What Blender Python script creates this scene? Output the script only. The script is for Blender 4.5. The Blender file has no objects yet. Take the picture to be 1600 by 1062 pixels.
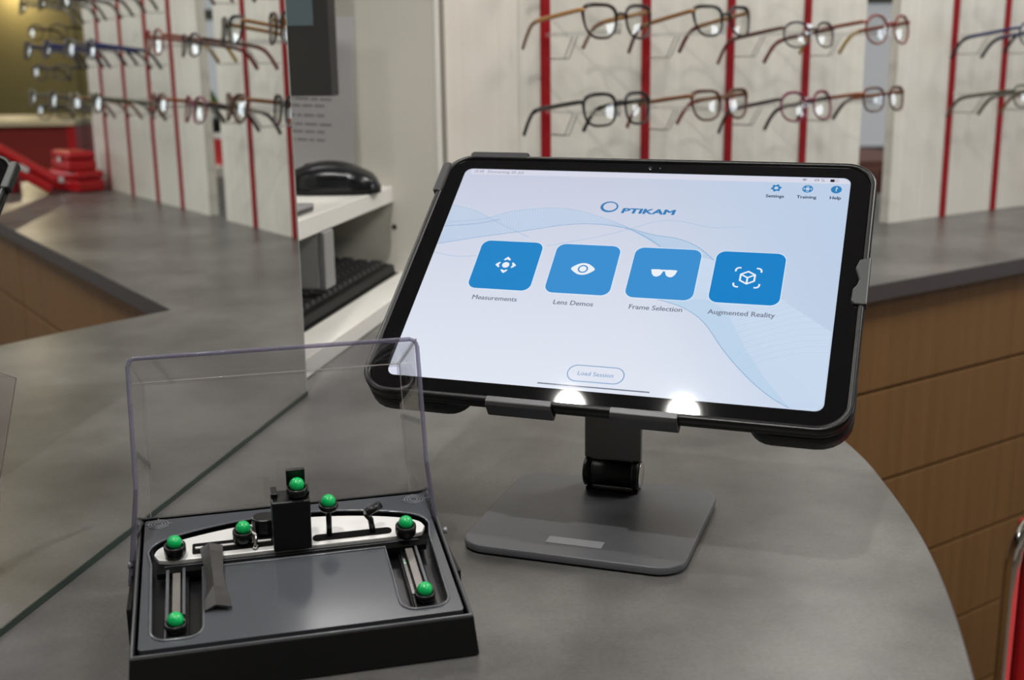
import bpy, bmesh, math, random
from mathutils import Vector, Matrix, Euler
from math import sin, cos, pi, radians, atan2, sqrt

random.seed(7)
scene = bpy.context.scene
COL = scene.collection
ZC = 0.90          # height of the countertop above the floor; most numbers below are relative to it

# ------------------------------------------------------------------ camera
F_PX = 1828.678
cam_d = bpy.data.cameras.new('camera')
cam_d.sensor_width = 36.0
cam_d.lens = F_PX * 36.0 / 1600.0
cam_d.clip_start = 0.02
cam_d.dof.use_dof = True
cam_d.dof.focus_distance = 0.74
cam_d.dof.aperture_fstop = 9.0
cam = bpy.data.objects.new('camera', cam_d)
COL.objects.link(cam)
PITCH = math.atan((531 - 97.433) / F_PX)
ROLL = -0.01353
_r = Vector((1, 0, 0)); _f = Vector((0, cos(PITCH), -sin(PITCH))); _u = _r.cross(_f)
_r2 = _r * cos(ROLL) + _u * sin(ROLL); _u2 = _u * cos(ROLL) - _r * sin(ROLL)
CAMP = Vector((0, 0, ZC + 0.30))
cam.matrix_world = Matrix(((_r2.x, _u2.x, -_f.x, CAMP.x), (_r2.y, _u2.y, -_f.y, CAMP.y), (_r2.z, _u2.z, -_f.z, CAMP.z), (0, 0, 0, 1)))
scene.camera = cam

# ------------------------------------------------------------------ world and exposure
world = bpy.data.worlds.new('world'); scene.world = world
world.use_nodes = True
world.node_tree.nodes['Background'].inputs[0].default_value = (0.9, 0.95, 1.0, 1)
world.node_tree.nodes['Background'].inputs[1].default_value = 0.25
scene.view_settings.view_transform = 'Standard'
scene.view_settings.look = 'None'
scene.view_settings.exposure = 0.0
scene.view_settings.gamma = 1.0
scene.view_settings.use_curve_mapping = False
scene.cycles.caustics_reflective = False
scene.cycles.caustics_refractive = False
scene.cycles.max_bounces = 10
scene.cycles.diffuse_bounces = 4
scene.cycles.glossy_bounces = 5
scene.cycles.transparent_max_bounces = 24

# downlights set in the ceiling: x, y, watts, warm
CEIL = 1.66
DOWNLIGHTS = [(-0.40, 0.70, 3, 0), (-0.185, 0.63, 4, 0), (-0.22, -0.06, 15, 0), (1.0, 3.2, 6, 0), (2.7, 3.3, 5, 1)]
# light panels in the ceiling, the first three added to soften wall shadows: x, y, half width, half depth, watts
LIGHT_PANELS = [(1.15, 1.0, 0.32, 0.32, 24), (1.3, -0.6, 0.32, 0.32, 17), (2.2, 2.0, 0.30, 0.30, 15), (-0.40, 1.88, 0.43, 0.145, 10)]

# ------------------------------------------------------------------ helpers
def srgb(r, g, b):
    f = lambda c: (c / 255 / 12.92) if c / 255 <= 0.04045 else ((c / 255 + 0.055) / 1.055) ** 2.4
    return (f(r), f(g), f(b), 1.0)

def mat(name, color=(0.5, 0.5, 0.5, 1), rough=0.5, metal=0.0, spec=0.5, emit=None, estr=1.0, coat=0.0):
    m = bpy.data.materials.new(name); m.use_nodes = True
    b = m.node_tree.nodes['Principled BSDF']
    b.inputs['Base Color'].default_value = color
    b.inputs['Roughness'].default_value = rough
    b.inputs['Metallic'].default_value = metal
    b.inputs['Specular IOR Level'].default_value = spec
    b.inputs['Coat Weight'].default_value = coat
    if emit is not None:
        b.inputs['Emission Color'].default_value = emit
        b.inputs['Emission Strength'].default_value = estr
    return m

def noise_mat(name, c1, c2, scale=(1, 1, 1), nscale=5.0, detail=6.0, rough=0.5, lo=0.35, hi=0.65, bump=0.0, spec=0.5, fine=0.0, fine_scale=300):
    m = mat(name, c1, rough, 0, spec); nt = m.node_tree; b = nt.nodes['Principled BSDF']
    tc = nt.nodes.new('ShaderNodeTexCoord'); mp = nt.nodes.new('ShaderNodeMapping')
    mp.inputs['Scale'].default_value = scale
    nz = nt.nodes.new('ShaderNodeTexNoise'); nz.inputs['Scale'].default_value = nscale; nz.inputs['Detail'].default_value = detail
    nz.inputs['Roughness'].default_value = 0.62
    rp = nt.nodes.new('ShaderNodeValToRGB')
    rp.color_ramp.elements[0].position = lo; rp.color_ramp.elements[0].color = c1
    rp.color_ramp.elements[1].position = hi; rp.color_ramp.elements[1].color = c2
    nt.links.new(tc.outputs['Object'], mp.inputs['Vector']); nt.links.new(mp.outputs['Vector'], nz.inputs['Vector'])
    nt.links.new(nz.outputs['Fac'], rp.inputs['Fac'])
    out = rp.outputs['Color']
    if fine > 0:
        n2 = nt.nodes.new('ShaderNodeTexNoise'); n2.inputs['Scale'].default_value = fine_scale; n2.inputs['Detail'].default_value = 3
        nt.links.new(tc.outputs['Object'], n2.inputs['Vector'])
        mx = nt.nodes.new('ShaderNodeMix'); mx.data_type = 'RGBA'; mx.blend_type = 'OVERLAY'
        mx.inputs['Factor'].default_value = fine
        nt.links.new(out, mx.inputs[6]); nt.links.new(n2.outputs['Fac'], mx.inputs[7])
        out = mx.outputs[2]
    nt.links.new(out, b.inputs['Base Color'])
    if bump > 0:
        bp = nt.nodes.new('ShaderNodeBump'); bp.inputs['Strength'].default_value = bump; bp.inputs['Distance'].default_value = 0.002
        nt.links.new(nz.outputs['Fac'], bp.inputs['Height']); nt.links.new(bp.outputs['Normal'], b.inputs['Normal'])
    return m

def clear_mat(name, tint=(1, 1, 1, 1), ior=1.49, rough=0.02, body=None, fac=0.0, gain=1.0):
    """thin clear plastic or glass: straight-through light plus a Fresnel reflection"""
    m = bpy.data.materials.new(name); m.use_nodes = True; nt = m.node_tree; nt.nodes.clear()
    o = nt.nodes.new('ShaderNodeOutputMaterial'); t = nt.nodes.new('ShaderNodeBsdfTransparent'); t.inputs[0].default_value = tint
    g = nt.nodes.new('ShaderNodeBsdfGlossy'); g.inputs['Roughness'].default_value = rough; g.inputs[0].default_value = (1, 1, 1, 1)
    lw = nt.nodes.new('ShaderNodeLayerWeight'); lw.inputs[0].default_value = 0.5      # Schlick's curve, the same from either side
    pw = nt.nodes.new('ShaderNodeMath'); pw.operation = 'POWER'; pw.inputs[1].default_value = 5.0
    f0 = ((ior - 1) / (ior + 1)) ** 2
    fr = nt.nodes.new('ShaderNodeMath'); fr.operation = 'MULTIPLY_ADD'; fr.inputs[1].default_value = 1 - f0; fr.inputs[2].default_value = f0
    nt.links.new(lw.outputs['Facing'], pw.inputs[0]); nt.links.new(pw.outputs[0], fr.inputs[0])
    mx = nt.nodes.new('ShaderNodeMixShader')
    src = fr.outputs[0]
    if gain != 1.0:
        mt = nt.nodes.new('ShaderNodeMath'); mt.operation = 'MULTIPLY'; mt.use_clamp = True; mt.inputs[1].default_value = gain
        nt.links.new(src, mt.inputs[0]); src = mt.outputs[0]
    nt.links.new(src, mx.inputs[0]); nt.links.new(t.outputs[0], mx.inputs[1]); nt.links.new(g.outputs[0], mx.inputs[2])
    last = mx.outputs[0]
    if body is not None:
        d = nt.nodes.new('ShaderNodeBsdfDiffuse'); d.inputs[0].default_value = body
        m2 = nt.nodes.new('ShaderNodeMixShader'); m2.inputs[0].default_value = fac
        nt.links.new(last, m2.inputs[1]); nt.links.new(d.outputs[0], m2.inputs[2]); last = m2.outputs[0]
    nt.links.new(last, o.inputs[0])
    return m

class MB:
    def __init__(self): self.v = []; self.f = []; self.sm = []
    def add(self, vs, fs, smooth=False, M=None):
        n = len(self.v)
        self.v += [tuple(M @ Vector(p)) if M is not None else tuple(p) for p in vs]
        self.f += [tuple(i + n for i in f) for f in fs]; self.sm += [smooth] * len(fs)
        return self
    def box(self, x0, x1, y0, y1, z0, z1, M=None):
        vs = [(x0, y0, z0), (x1, y0, z0), (x1, y1, z0), (x0, y1, z0), (x0, y0, z1), (x1, y0, z1), (x1, y1, z1), (x0, y1, z1)]
        return self.add(vs, [(0, 3, 2, 1), (4, 5, 6, 7), (0, 1, 5, 4), (1, 2, 6, 5), (2, 3, 7, 6), (3, 0, 4, 7)], False, M)
    def hexa(self, b, t, M=None):
        """eight corners: four at the bottom (counter-clockwise from above), four at the top"""
        return self.add(list(b) + list(t), [(0, 3, 2, 1), (4, 5, 6, 7), (0, 1, 5, 4), (1, 2, 6, 5), (2, 3, 7, 6), (3, 0, 4, 7)], False, M)
    def prism(self, poly, z0, z1, M=None, smooth=False, caps=True):
        n = len(poly)
        vs = [(x, y, z0) for x, y in poly] + [(x, y, z1) for x, y in poly]
        if caps: self.add(vs, [tuple(range(n - 1, -1, -1)), tuple(range(n, 2 * n))], False, M)
        return self.add(vs, [(i, (i + 1) % n, n + (i + 1) % n, n + i) for i in range(n)], smooth, M)
    def flat(self, poly, z=0.0, M=None):
        return self.add([(x, y, z) for x, y in poly], [tuple(range(len(poly)))], False, M)
    def tube(self, pts, r, seg=8, closed=False, M=None, caps=True, flat=1.0, up=Vector((0, 0, 1))):
        P = [Vector(p) for p in pts]; n = len(P)
        rs = r if isinstance(r, (list, tuple)) else [r] * n
        vs = []; prev = None
        for i in range(n):
            a = P[(i - 1) % n] if (closed or i > 0) else P[i]
            b = P[(i + 1) % n] if (closed or i < n - 1) else P[i]
            t = (b - a); t = t.normalized() if t.length > 1e-9 else Vector((0, 0, 1))
            if prev is None:
                s = t.cross(up)
                if s.length < 1e-3: s = t.cross(Vector((1, 0, 0)))
            else:
                s = prev - t * prev.dot(t)
                if s.length < 1e-6: s = t.cross(up)
            s.normalize(); w = s.cross(t); prev = s
            for k in range(seg):
                an = 2 * pi * (k + 0.5) / seg
                vs.append(P[i] + s * cos(an) * rs[i] + w * sin(an) * rs[i] * flat)
        fs = []
        for i in range(n if closed else n - 1):
            j = (i + 1) % n
            for k in range(seg):
                l = (k + 1) % seg
                fs.append((i * seg + k, i * seg + l, j * seg + l, j * seg + k))
        self.add(vs, fs, True, M)
        if caps and not closed:
            self.add(vs[:seg], [tuple(range(seg - 1, -1, -1))], False, M)
            self.add(vs[-seg:], [tuple(range(seg))], False, M)
        return self
    def lathe(self, prof, seg=20, M=None, smooth=True):
        vs = []; fs = []
        for r, z in prof:
            for k in range(seg): vs.append((max(r, 1e-5) * cos(2 * pi * k / seg), max(r, 1e-5) * sin(2 * pi * k / seg), z))
        for i in range(len(prof) - 1):
            for k in range(seg):
                l = (k + 1) % seg
                fs.append((i * seg + k, i * seg + l, (i + 1) * seg + l, (i + 1) * seg + k))
        return self.add(vs, fs, smooth, M)
    def ball(self, c, r, seg=20, ring=12, M=None, sc=(1, 1, 1)):
        vs = []; fs = []
        for i in range(ring + 1):
            th = pi * i / ring
            for k in range(seg):
                a = 2 * pi * k / seg
                vs.append((c[0] + r * sc[0] * sin(th) * cos(a), c[1] + r * sc[1] * sin(th) * sin(a), c[2] - r * sc[2] * cos(th)))
        for i in range(ring):
            for k in range(seg):
                l = (k + 1) % seg
                fs.append((i * seg + k, i * seg + l, (i + 1) * seg + l, (i + 1) * seg + k))
        return self.add(vs, fs, True, M)
    def build(self, name, m, parent=None, M=None, bevel=0.0, bseg=2, label=None, merge=True):
        me = bpy.data.meshes.new(name)
        me.from_pydata([tuple(M @ Vector(p)) for p in self.v] if M is not None else self.v, [], self.f)
        for p, s in zip(me.polygons, self.sm): p.use_smooth = s
        if merge:
            bm = bmesh.new(); bm.from_mesh(me)
            bmesh.ops.remove_doubles(bm, verts=bm.verts, dist=1e-6)
            bmesh.ops.recalc_face_normals(bm, faces=bm.faces)
            bm.to_mesh(me); bm.free()
        if m: me.materials.append(m)
        o = bpy.data.objects.new(name, me); COL.objects.link(o)
        if parent: o.parent = parent
        if label: o['label'] = label
        if bevel > 0:
            md = o.modifiers.new('bevel', 'BEVEL'); md.width = bevel; md.segments = bseg; md.limit_method = 'ANGLE'; md.angle_limit = radians(40)
            md.harden_normals = False
        return o

def rrect(x0, x1, y0, y1, r, n=6):
    out = []
    rs = r if isinstance(r, (list, tuple)) else (r,) * 4
    for (cx, cy, a0, rr) in ((x1 - rs[0], y1 - rs[0], 0, rs[0]), (x0 + rs[1], y1 - rs[1], pi / 2, rs[1]), (x0 + rs[2], y0 + rs[2], pi, rs[2]), (x1 - rs[3], y0 + rs[3], 1.5 * pi, rs[3])):
        for k in range(n + 1):
            a = a0 + pi / 2 * k / n
            out.append((cx + rr * cos(a), cy + rr * sin(a)))
    return out

def ellipse(cx, cy, rx, ry, n=28):
    return [(cx + rx * cos(2 * pi * k / n), cy + ry * sin(2 * pi * k / n)) for k in range(n)]

def thing(name, label, cat, M=None, group=None):
    o = bpy.data.objects.new(name, None); COL.objects.link(o); o.empty_display_size = 0.05
    if M is not None: o.matrix_world = M
    return tag(o, label, cat, group)

def tag(o, label, cat, group=None, kind=None):
    o['label'] = label; o['category'] = cat
    if group: o['group'] = group
    if kind: o['kind'] = kind
    return o

def struct(o, label=None, cat=None):
    o['kind'] = 'structure'
    if label: o['label'] = label
    if cat: o['category'] = cat
    return o

def catmull(pts, n=8, closed=False):
    P = [Vector(p) for p in pts]; out = []
    m = len(P)
    for i in range(m if closed else m - 1):
        if closed: p0, p1, p2, p3 = P[(i - 1) % m], P[i], P[(i + 1) % m], P[(i + 2) % m]
        else: p0, p1, p2, p3 = P[max(i - 1, 0)], P[i], P[i + 1], P[min(i + 2, m - 1)]
        for k in range(n):
            t = k / n
            out.append(0.5 * ((2 * p1) + (p2 - p0) * t + (2 * p0 - 5 * p1 + 4 * p2 - p3) * t * t + (3 * p1 - p0 - 3 * p2 + p3) * t ** 3))
    if not closed: out.append(P[-1])
    return out

def Tr(x, y, z): return Matrix.Translation((x, y, z))
def Rz(a): return Matrix.Rotation(a, 4, 'Z')
def axes(o, x, y, z): return Matrix(((x[0], y[0], z[0], o[0]), (x[1], y[1], z[1], o[1]), (x[2], y[2], z[2], o[2]), (0, 0, 0, 1)))

# ------------------------------------------------------------------ materials
M = {}
M['counter'] = noise_mat('grey_concrete_laminate', srgb(70, 69, 68), srgb(106, 105, 103), nscale=8, detail=10, rough=0.33, lo=0.34, hi=0.68, spec=0.6, fine=0.3, fine_scale=380)
M['edge'] = mat('dark_edge_band', srgb(62, 54, 54), 0.45)
M['oak'] = noise_mat('oak_veneer', srgb(106, 75, 40), srgb(121, 88, 50), scale=(30, 30, 0.8), nscale=2.2, detail=7, spec=0.3, rough=0.6, lo=0.3, hi=0.75)
M['plinth'] = mat('dark_plinth', srgb(40, 36, 34), 0.6)
M['panel'] = noise_mat('white_wood_grain', srgb(216, 212, 202), srgb(227, 224, 215), scale=(40, 40, 0.9), nscale=1.6, detail=4, rough=0.5, lo=0.3, hi=0.72)
M['panel_warm'] = noise_mat('white_wood_grain_warm', srgb(218, 212, 202), srgb(225, 220, 211), scale=(40, 40, 0.9), nscale=1.6, detail=4, rough=0.5, lo=0.3, hi=0.72)
M['red_rail'] = mat('red_rail', srgb(150, 18, 26), 0.6, 0, 0.2)
M['white'] = mat('white_laminate', srgb(232, 230, 224), 0.4)
M['cabinet'] = mat('cream_laminate', srgb(205, 203, 193), 0.5)
M['wall'] = mat('wall_paint', srgb(226, 222, 212), 0.8)
M['olive'] = mat('olive_wall_paint', srgb(142, 132, 88), 0.85)
M['ceil'] = mat('ceiling_paint', srgb(238, 237, 233), 0.9)
M['floor'] = noise_mat('floor_vinyl', srgb(92, 80, 68), srgb(110, 97, 84), nscale=4, rough=0.5)
M['black'] = mat('black_plastic', srgb(9, 9, 10), 0.32, 0, 0.35)
M['black_matte'] = mat('black_rubber', srgb(17, 17, 18), 0.5, 0, 0.35)
M['grey_alu'] = mat('space_grey_aluminium', srgb(106, 108, 112), 0.4, 0.75)
M['grey_alu_dark'] = mat('dark_grey_aluminium', srgb(80, 80, 82), 0.4, 0.7)
M['chrome'] = mat('chrome', (0.8, 0.8, 0.8, 1), 0.1, 1.0)
M['silver'] = mat('silver_plate', srgb(214, 214, 212), 0.35, 0.2)
M['tray'] = mat('charcoal_plastic', srgb(74, 77, 82), 0.13, 0.0, 0.6)
M['green'] = mat('green_ball', srgb(0, 172, 88), 0.28, emit=srgb(0, 120, 60), estr=0.0)
M['acrylic'] = clear_mat('clear_acrylic', (0.975, 0.97, 0.985, 1), 1.3)
M['acrylic_edge'] = clear_mat('acrylic_edge', (0.60, 0.59, 0.67, 1), 1.49, 0.1, body=srgb(156, 153, 172), fac=0.28)
M['holder'] = clear_mat('acrylic_holder', (0.9, 0.91, 0.92, 1), 1.49, 0.12, gain=3.0)
M['lens'] = clear_mat('spectacle_lens', (0.99, 0.995, 0.99, 1), 1.55, 0.0, gain=1.2)
M['glass_edge'] = mat('mirror_glass_edge', srgb(166, 182, 178), 0.12)
M['mirror'] = mat('mirror_silver', (0.84, 0.86, 0.845, 1), 0.0, 1.0)
M['bevel_glass'] = mat('mirror_bevel', srgb(44, 60, 54), 0.1)
M['slot'] = mat('slot_black', srgb(8, 8, 8), 0.8, 0, 0.1)
M['wire'] = mat('wire', srgb(150, 150, 148), 0.3, 0.6)

# ------------------------------------------------------------------ the room
b = MB().box(-3, 6, -4, 6.2, -0.1, 0.0); struct(b.build('floor', M['floor']))
b = MB().box(-3, 6, -4, 6.2, ZC + CEIL + 0.02, ZC + CEIL + 0.12); struct(b.build('ceiling', M['ceil']))
b = MB().box(-3.1, -3, -4, 6.2, 0, ZC + CEIL + 0.02); struct(b.build('wall_left', M['wall']))
b = MB().box(6, 6.1, -4, 6.2, 0, ZC + CEIL + 0.02); struct(b.build('wall_right', M['olive']))
b = MB().box(-3, 6, -4.1, -4, 0, ZC + CEIL + 0.02); struct(b.build('wall_front', M['wall']))
WB = 5.3
b = MB()
b.box(-3, 1.15, WB, WB + 0.1, 0, ZC + CEIL + 0.02); b.box(3.15, 6, WB, WB + 0.1, 0, ZC + CEIL + 0.02)
b.box(1.15, 3.15, WB, WB + 0.1, 0, ZC - 0.45); b.box(1.15, 3.15, WB, WB + 0.1, ZC + 1.15, ZC + CEIL + 0.02)
struct(b.build('wall_back', M['olive']))
pane_m = mat('bright_daylight_pane', srgb(140, 142, 144), 0.3, emit=srgb(208, 212, 215), estr=0.42)
win = struct(MB().box(1.15, 3.15, WB + 0.05, WB + 0.07, ZC - 0.45, ZC + 1.15).build('window_1', pane_m))
wf = MB()
for x in (1.15, 1.80, 2.45, 3.10): wf.box(x, x + 0.05, WB + 0.01, WB + 0.049, ZC - 0.45, ZC + 1.15)
for z in (-0.45, -0.14, 0.53, 1.10): wf.box(1.15, 3.15, WB + 0.005, WB + 0.048, ZC + z, ZC + z + 0.05)
wf.build('window_frame', mat('grey_window_frame', srgb(88, 92, 90), 0.5), win)

shop_pane = mat('shopfront_daylight', srgb(200, 206, 212), 0.3, emit=(0.86, 0.94, 1.0, 1), estr=5.0)
win2 = struct(MB().box(5.985, 5.995, 0.7, 2.5, ZC - 0.05, ZC + 1.05).build('window_2', shop_pane))
wf = MB()
for y in (0.65, 1.56, 2.5): wf.box(5.95, 5.999, y, y + 0.06, ZC - 0.10, ZC + 1.10)
for z in (-0.10, 1.05): wf.box(5.951, 5.998, 0.65, 2.56, ZC + z, ZC + z + 0.05)
wf.build('window_frame', mat('white_window_frame', srgb(210, 210, 208), 0.5), win2)

# ------------------------------------------------------------------ ceiling downlights
def downlight(i, x, y, watts, warm):
    z = ZC + CEIL
    where = ['above the mirror', 'above the measuring device box', 'above the near end of the counter',
             'beyond the eyewear wall', 'over the dark red reception desk'][i]
    t = thing('ceiling_downlight', 'round recessed ceiling downlight with white trim ring ' + where, 'downlight', Tr(x, y, z), 'recessed ceiling downlights')
    MB().lathe([(0.028, 0.012), (0.028, -0.004), (0.042, -0.004), (0.044, 0.0), (0.044, 0.018), (0.028, 0.018), (0.028, 0.012)], 24).build('trim_ring', M['white'], t)
    col = (1.0, 0.80, 0.52) if warm else (1.0, 0.972, 0.93)
    MB().prism(ellipse(0, 0, 0.026, 0.026, 24), 0.006, 0.010).build('light_disc', mat('lit_lamp_disc', (0.8, 0.8, 0.8, 1), 0.5, emit=(*col, 1), estr=8), t)
    L = bpy.data.lights.new('downlight_lamp', 'AREA'); L.shape = 'DISK'; L.size = 0.050; L.energy = watts; L.color = col
    o = bpy.data.objects.new('lamp', L); COL.objects.link(o); o.parent = t; o.location = (0, 0, -0.002)
for i, (x, y, w, c) in enumerate(DOWNLIGHTS): downlight(i, x, y, w, c)
t = thing('wall_lamp', 'small brass wall lamp glowing on the olive wall', 'wall lamp', Tr(4.10, WB, ZC + 0.86))
brass = mat('brass', srgb(150, 120, 60), 0.3, 0.9)
MB().box(-0.03, 0.03, -0.012, -0.0005, -0.05, 0.05).build('wall_plate', brass, t, bevel=0.003)
MB().tube([(0, -0.012, 0), (0, -0.10, 0.01), (0, -0.13, -0.01)], 0.006, 8).build('arm', brass, t)
MB().lathe([(0.022, -0.012), (0.045, -0.085), (0.047, -0.085), (0.024, -0.010), (0.0, -0.010)], 24, M=Tr(0, -0.13, 0)).build('shade', brass, t)
MB().ball((0, -0.13, -0.045), 0.018, 14, 10).build('bulb', mat('lit_bulb', (0.8, 0.8, 0.8, 1), 0.5, emit=(1.0, 0.82, 0.55, 1), estr=20), t)
L = bpy.data.lights.new('wall_lamp_light', 'POINT'); L.energy = 7; L.color = (1.0, 0.82, 0.55); L.shadow_soft_size = 0.02
o = bpy.data.objects.new('lamp', L); COL.objects.link(o); o.parent = t; o.location = (0, -0.13, -0.09)
def light_panel(i, x, y, hx, hy, watts):
    where = ['above the drawer counter, added to soften shadows', 'over the shop floor, added to soften shadows', 'above the far end of the drawer counter, added to soften shadows', 'above the shelf cabinet'][i]
    t = thing('ceiling_light_panel', 'flat white light panel in the ceiling ' + where, 'light panel', Tr(x, y, ZC + CEIL), 'ceiling light panels')
    MB().box(-hx - 0.02, hx + 0.02, -hy - 0.02, hy + 0.02, 0.006, 0.018).build('frame', M['white'], t)
    rad = watts / (pi * 4 * hx * hy)
    MB().box(-hx, hx, -hy, hy, 0.002, 0.0055).build('diffuser', mat('lit_panel_diffuser', (0.8, 0.8, 0.8, 1), 0.5, emit=(1.0, 0.965, 0.91, 1), estr=0.3), t)
    L = bpy.data.lights.new('panel_lamp', 'AREA'); L.shape = 'RECTANGLE'; L.size = 2 * hx; L.size_y = 2 * hy; L.energy = watts; L.color = (1.0, 0.972, 0.93)
    o = bpy.data.objects.new('lamp', L); COL.objects.link(o); o.parent = t
for i, p in enumerate(LIGHT_PANELS): light_panel(i, *p)

# ------------------------------------------------------------------ countertop
front_pts = [(-0.72, 0.06), (-0.10, 0.06), (0.03, 0.10), (0.115, 0.22), (0.172, 0.34)]
curve_pts = [(0.172, 0.34, 0), (0.2256, 0.5235, 0), (0.2571, 0.673, 0), (0.268, 0.80, 0), (0.2664, 0.90, 0), (0.2412, 1.118, 0), (0.1788, 1.341, 0)]
cv = [(p.x, p.y) for p in catmull(curve_pts, 10)]
D34 = Vector((0.8243, 0.5662)); N34 = Vector((0.5662, -0.8243))
C1 = Vector((0.473, 1.557))
W0 = Vector((0.70, 2.16)); EW = Vector((0.830, 0.558)); NW = Vector((0.558, -0.830))
far_front = C1 + D34 * 1.48
far_back = W0 + EW * 1.28 - NW * 0.34
left_back = W0 + EW * -1.05 - NW * 0.34
top_poly = front_pts[:-1] + cv + [tuple(far_front), tuple(far_back), tuple(left_back), (-0.72, 1.66)]
wt = MB().prism(top_poly, ZC - 0.022, ZC).build('worktop', M['counter'])
tag(wt, 'grey concrete-look worktop with a curved edge carrying the tablet stand', 'countertop')
# dark edge band wrapped around the visible rim
eb = MB(); rim = cv + [tuple(far_front)]
for (a, c) in zip(rim[:-1], rim[1:]):
    a = Vector(a); c = Vector(c); d = (c - a).normalized(); n = Vector((d.y, -d.x)) * 0.0012
    eb.hexa([(a.x, a.y, ZC - 0.0225), (a.x + n.x, a.y + n.y, ZC - 0.0225), (c.x + n.x, c.y + n.y, ZC - 0.0225), (c.x, c.y, ZC - 0.0225)],
            [(a.x, a.y, ZC - 0.0008), (a.x + n.x, a.y + n.y, ZC - 0.0008), (c.x + n.x, c.y + n.y, ZC - 0.0008), (c.x, c.y, ZC - 0.0008)])
eb.build('edge_band', M['edge'], wt, label='dark brown edge band')

# drawer cabinets under the straight counter
def drawer_cabinet(s0, s1, label):
    base = C1 - N34 * 0.004
    t = thing('drawer_cabinet', label, 'cabinet', axes((base.x, base.y, 0), (D34.x, D34.y, 0), (-N34.x, -N34.y, 0), (0, 0, 1)), 'oak drawer cabinets under the counter')
    MB().box(s0, s1, 0.024, 0.50, 0.09, ZC - 0.0235).build('carcass', M['oak'], t)
    MB().box(s0, s1, 0.06, 0.45, 0.0, 0.089).build('plinth', M['plinth'], t)
    zs = [ZC - 0.0245, ZC - 0.161, ZC - 0.301, ZC - 0.441, ZC - 0.581, ZC - 0.721, 0.09]
    for a, c in zip(zs[:-1], zs[1:]):
        MB().box(s0 + 0.0015, s1 - 0.0015, 0.004, 0.0235, c + 0.003, a - 0.0015).build('drawer_front', M['oak'], t, bevel=0.001)
drawer_cabinet(-0.335, 0.62, 'oak drawer cabinet under the grey counter, starting at the inner corner')
drawer_cabinet(0.622, 1.44, 'oak drawer cabinet under the far end of the straight grey counter')
# carcass under the curved counter
cb = [(-0.70, 0.20), (-0.05, 0.20), (0.03, 0.36)] + [(x - 0.10, y) for x, y in cv[8:52:4]] + [(0.06, 1.34), (-0.16, 1.50), (-0.70, 1.60)]
t = thing('curved_base_cabinet', 'oak base cabinet set back under the curved grey worktop', 'cabinet')
MB().prism(cb, 0.09, ZC - 0.0235).build('carcass', M['oak'], t)
cbi = [(x * 0.97 - 0.01, y * 0.97 + 0.03) for x, y in cb]
MB().prism(cbi, 0.0, 0.0895).build('plinth', M['plinth'], t)

# ------------------------------------------------------------------ mirror (stands on the worktop)
A = Vector((-0.2804, 0.5825)); Bm = Vector((-0.1917, 1.0526))
MD = (Bm - A).normalized(); MN = Vector((MD.y, -MD.x))
MM = axes((Bm.x, Bm.y, ZC), (MD.x, MD.y, 0), (-MN.x, -MN.y, 0), (0, 0, 1))   # x along the mirror, y away from the viewer
t = thing('mirror', 'large frameless wall mirror with green glass edges standing on the worktop', 'mirror', MM)
MB().box(-1.10, -0.0012, 0.0, 0.0045, 0.0042, 0.62).build('mirror_glass', M['mirror'], t)
MB().box(-0.0012, 0.0006, 0.0002, 0.0048, 0.0042, 0.62).build('polished_edge', M['glass_edge'], t, label='thin pale green polished glass edge')
MB().box(-1.10, 0.0, -0.0006, 0.005, 0.0003, 0.0042).build('lower_edge', M['bevel_glass'], t, label='dark green lower glass edge with shadow gap')  # glass bevel and the shadow gap below it drawn as one dark strip
MB().box(-1.10, -0.02, 0.0050, 0.012, 0.001, 0.60).build('backing_board', M['black_matte'], t)

# ------------------------------------------------------------------ white shelf cabinet beside the mirror
# local frame: x along the front (away from the viewer), y into the cabinet, z up from the worktop; the origin lies on the front line
CO = Vector((-0.1872, 1.1787)) - MN * 0.002
CM = axes((CO.x, CO.y, ZC), (MD.x, MD.y, 0), (-MN.x, -MN.y, 0), (0, 0, 1))
SIDE = 0.424          # distance from the origin to the inner face of the side wall
t = thing('shelf_cabinet', 'white open shelf cabinet with keyboard and mouse beside the mirror', 'cabinet', CM)
MB().box(-0.60, SIDE - 0.0005, 0.0, 0.44, 0.0004, 0.020).build('lower_board', M['white'], t, bevel=0.001)
MB().box(-0.60, SIDE - 0.0005, 0.050, 0.44, 0.1165, 0.138).build('upper_shelf', M['white'], t, bevel=0.001)
MB().box(SIDE, SIDE + 0.020, -0.014, 0.44, 0.0004, 0.86).build('side_panel', M['cabinet'], t)
MB().box(SIDE - 0.001, SIDE + 0.021, -0.016, -0.0141, 0.0004, 0.86).build('edge_strip', M['white'], t)
MB().box(-0.60, SIDE + 0.02, 0.4405, 0.455, 0.0004, 0.86).build('back_panel', M['cabinet'], t)
MB().box(-0.62, -0.6005, 0.02, 0.44, 0.0004, 0.86).build('side_panel', M['cabinet'], t)
MB().lathe([(0.0, 0.0), (0.0035, 0.0), (0.0035, 0.0014), (0.0, 0.0016)], 12, M=Tr(SIDE - 0.0001, 0.05, 0.082) @ Matrix.Rotation(-pi / 2, 4, 'Y')).build('shelf_pin', M['plinth'], t, label='small dark shelf-pin hole in the side panel')

# sheet of paper on the side wall
PM = CM @ axes((SIDE - 0.0008, 0.095, 0.362), (0, 1, 0), (0, 0, 1), (-1, 0, 0)) @ Rz(radians(2.5))
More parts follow.
